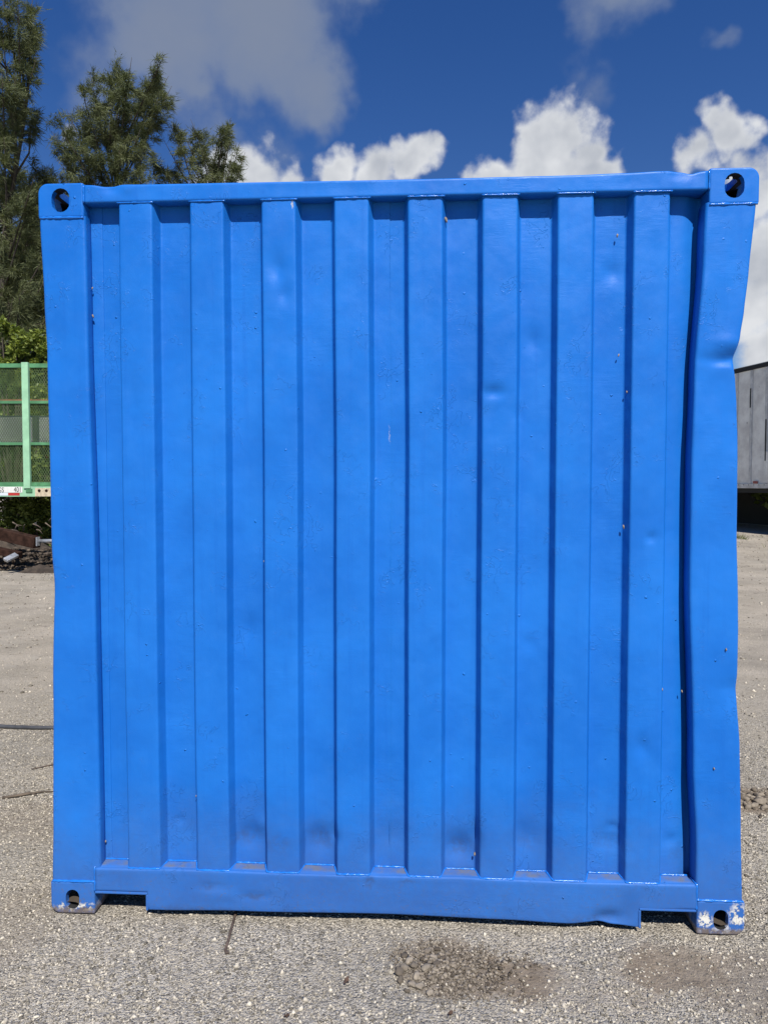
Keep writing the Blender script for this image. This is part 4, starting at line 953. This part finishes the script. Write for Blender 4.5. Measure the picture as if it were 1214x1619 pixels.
beam(at(-60, 858, 12.7), at(32, 878, 12.6), .16, .12, 'steel_beam', 'rusty', 'shorter rusty beam lying in front of the long one')
p, q = at(9, 886, 12.3), at(27, 877, 12.5); beam(p, q, .10, .05, 'scrap_channel', 'galv', 'bent bright scrap metal channel on the ground before the beams', 'scrap', .008, .5)
r = random.Random(9)
for i in range(16):
    p = at(r.uniform(-25, 82), r.uniform(822, 862), r.uniform(13.1, 13.5)); a = r.uniform(-1.3, 1.3); l_ = r.uniform(.12, .4)
    q = p + Vector((math.cos(a) * l_, r.uniform(-.1, .1), math.sin(a) * l_ * .5)); m_ = (p + q) / 2 + Vector((0, 0, r.uniform(-.04, .06)))
    o = MB().tube([p, m_, q], [.014, .011, .006], 6).build('stick', M['wood'], None, True); tag(o, 'grey broken stick tangled in the soil heap under the trailer', 'stick', 'sticks in the soil heap')
n = 700; u_ = RNG.uniform(-40, 95, n); P = np.array([at(u_[i], RNG.uniform(832, 884), RNG.uniform(12.7, 13.8))[:] for i in range(n)])
P[:, 2] = np.minimum(P[:, 2], .5); P[:, 2] = np.where(RNG.random(n) < .5, ground_h(P[:, 0], P[:, 1]) + .03, np.maximum(P[:, 2] * .6, .02)); ss = RNG.uniform(.015, .05, n)
o = link('rubble', stones_mesh('rubble', P, ss, .7, 20, 90), M['soilstone']); tag(o, 'stones and rubble strewn over the soil heap under the trailer', 'rubble', kind='stuff')

# ------------------------------------------------------------------ box trailer, right
TD = R_(14.9); tv = Vector((-math.sin(TD), math.cos(TD), 0)); p0 = at(1190, 772, 15.8)
bt = empty('box_trailer', (p0.x, p0.y, .45), TD); tag(bt, 'weathered white box trailer with riveted side panels, right of the container', 'trailer')
# local: +Y along the trailer away from the camera, visible side on the plane x = 0, body at x > 0
zb, zt = p0.z - .45, 4.2 - .45; y0_, y1_ = -6.0, 7.5; WD = 2.5; SP = .47
def P_(mb, name, mat, par=None, smooth=False): return mb.build(name, M[mat], par or bt, smooth)
ny = int((y1_ - y0_) / SP)
for i in range(ny):
    a = y0_ + i * SP
    P_(MB().box((.006, a, zb + .10), (.02, a + SP - .004, zt - .10)), 'side_panel', 'alu')
    P_(MB().box((-.010, a - .035, zb + .11), (.0055, a + .035, zt - .105), bev=.003), 'side_post', 'alu_rail')
P_(MB().box((-.014, y0_, zb), (.05, y1_, zb + .105), bev=.004), 'bottom_rail', 'alu_rail')
P_(MB().box((-.014, y0_, zt - .10), (.05, y1_, zt), bev=.01), 'top_rail', 'dark')
P_(MB().box((.0, y0_, zt - .02), (WD, y1_, zt + .012)), 'roof', 'alu')
P_(MB().box((WD - .03, y0_, zb), (WD, y1_, zt - .03)), 'far_side', 'alu')
P_(MB().box((.03, y0_, zb), (WD - .03, y0_ + .04, zt - .03)), 'rear_door', 'alu'); P_(MB().box((.03, y1_ - .04, zb), (WD - .03, y1_, zt - .03)), 'front_wall', 'alu')
P_(MB().box((.06, y0_ + .05, zb - .10), (WD - .06, y1_ - .05, zb - .004)), 'floor_frame', 'dark')
for i in range(int((y1_ - y0_) / .16)):
    yy = y0_ + .05 + i * .16
    P_(MB().cyl((-.0155, yy, zb + .075), (1, 0, 0), .011, .006, 6), 'rivet', 'dark'); 
for yy in (-.9, -.08, .62, 1.5): P_(MB().box((-.020, yy - .07, zb + .105), (-.0105, yy + .07, zb + .16)), 'reflector', 'pinkred')
for (yy, z0, z1) in ((.13, 2.05, 2.48), (-.36, .85, 1.75)): P_(MB().box((-.0135, yy - .018, zb + z0 - .25), (.004, yy + .018, zb + z1 - .25)), 'black_streak', 'dark')
P_(MB().box((-.012, -.52, zb + .12), (.004, -.30, zb + .8)), 'patch_plate', 'alu')
for wy in (-4.6, -3.3):
    for wx in (.25, WD - .25):
        w_ = P_(MB().cyl((wx, wy, .5), (1, 0, 0), .5, .28, 24, .05), 'tyre', 'black', None, True); P_(MB().cyl((wx, wy, .5), (1, 0, 0), .26, .29, 16), 'rim', 'alu_rail', w_)
for wx in (.35, WD - .45): P_(MB().box((wx, 4.8, 0), (wx + .12, 4.92, zb)), 'landing_leg', 'dark')
P_(MB().box((WD - .35, -5.9, .05), (WD - .30, 7.4, zb - .1)), 'shade_panel', 'dark')  # added dark panel standing in for the deep shade under the trailer
# grass strip by the trailer
def grass(pts, hgt, seed, label):
    n = len(pts); r = np.random.default_rng(seed); d = r.normal(0, .45, (n, 3)); d[:, 2] = 1; l_ = (hgt * r.uniform(.4, 1.2, n))[:, None]
    s_ = np.stack([np.cos(r.uniform(0, 7, n)), np.sin(r.uniform(0, 7, n)), np.zeros(n)], -1) * .006
    V = np.stack([pts - s_, pts + s_, pts + d * l_], 1)
    o = link('grass', np_mesh('grass', V.reshape(-1, 3), np.arange(n * 3).reshape(n, 3), np.repeat(r.random(n), 3)), M['grass']); return tag(o, label, 'grass', kind='stuff')
n = 9000; yl = RNG.uniform(-4.5, 5, n); xl = -1.15 + RNG.normal(0, .18, n) + .15 * np.sin(yl * 3)
keep = fbm(yl * 1.1, xl * 2, 2, 6) > -.15; yl, xl = yl[keep], xl[keep]
gxw = p0.x + xl * math.cos(TD) - yl * math.sin(TD); gyw = p0.y + xl * math.sin(TD) + yl * math.cos(TD)
grass(np.stack([gxw, gyw, ground_h(gxw, gyw)], -1), .11, 5, 'sparse dry grass strip along the box trailer')
bpy.context.view_layer.update()
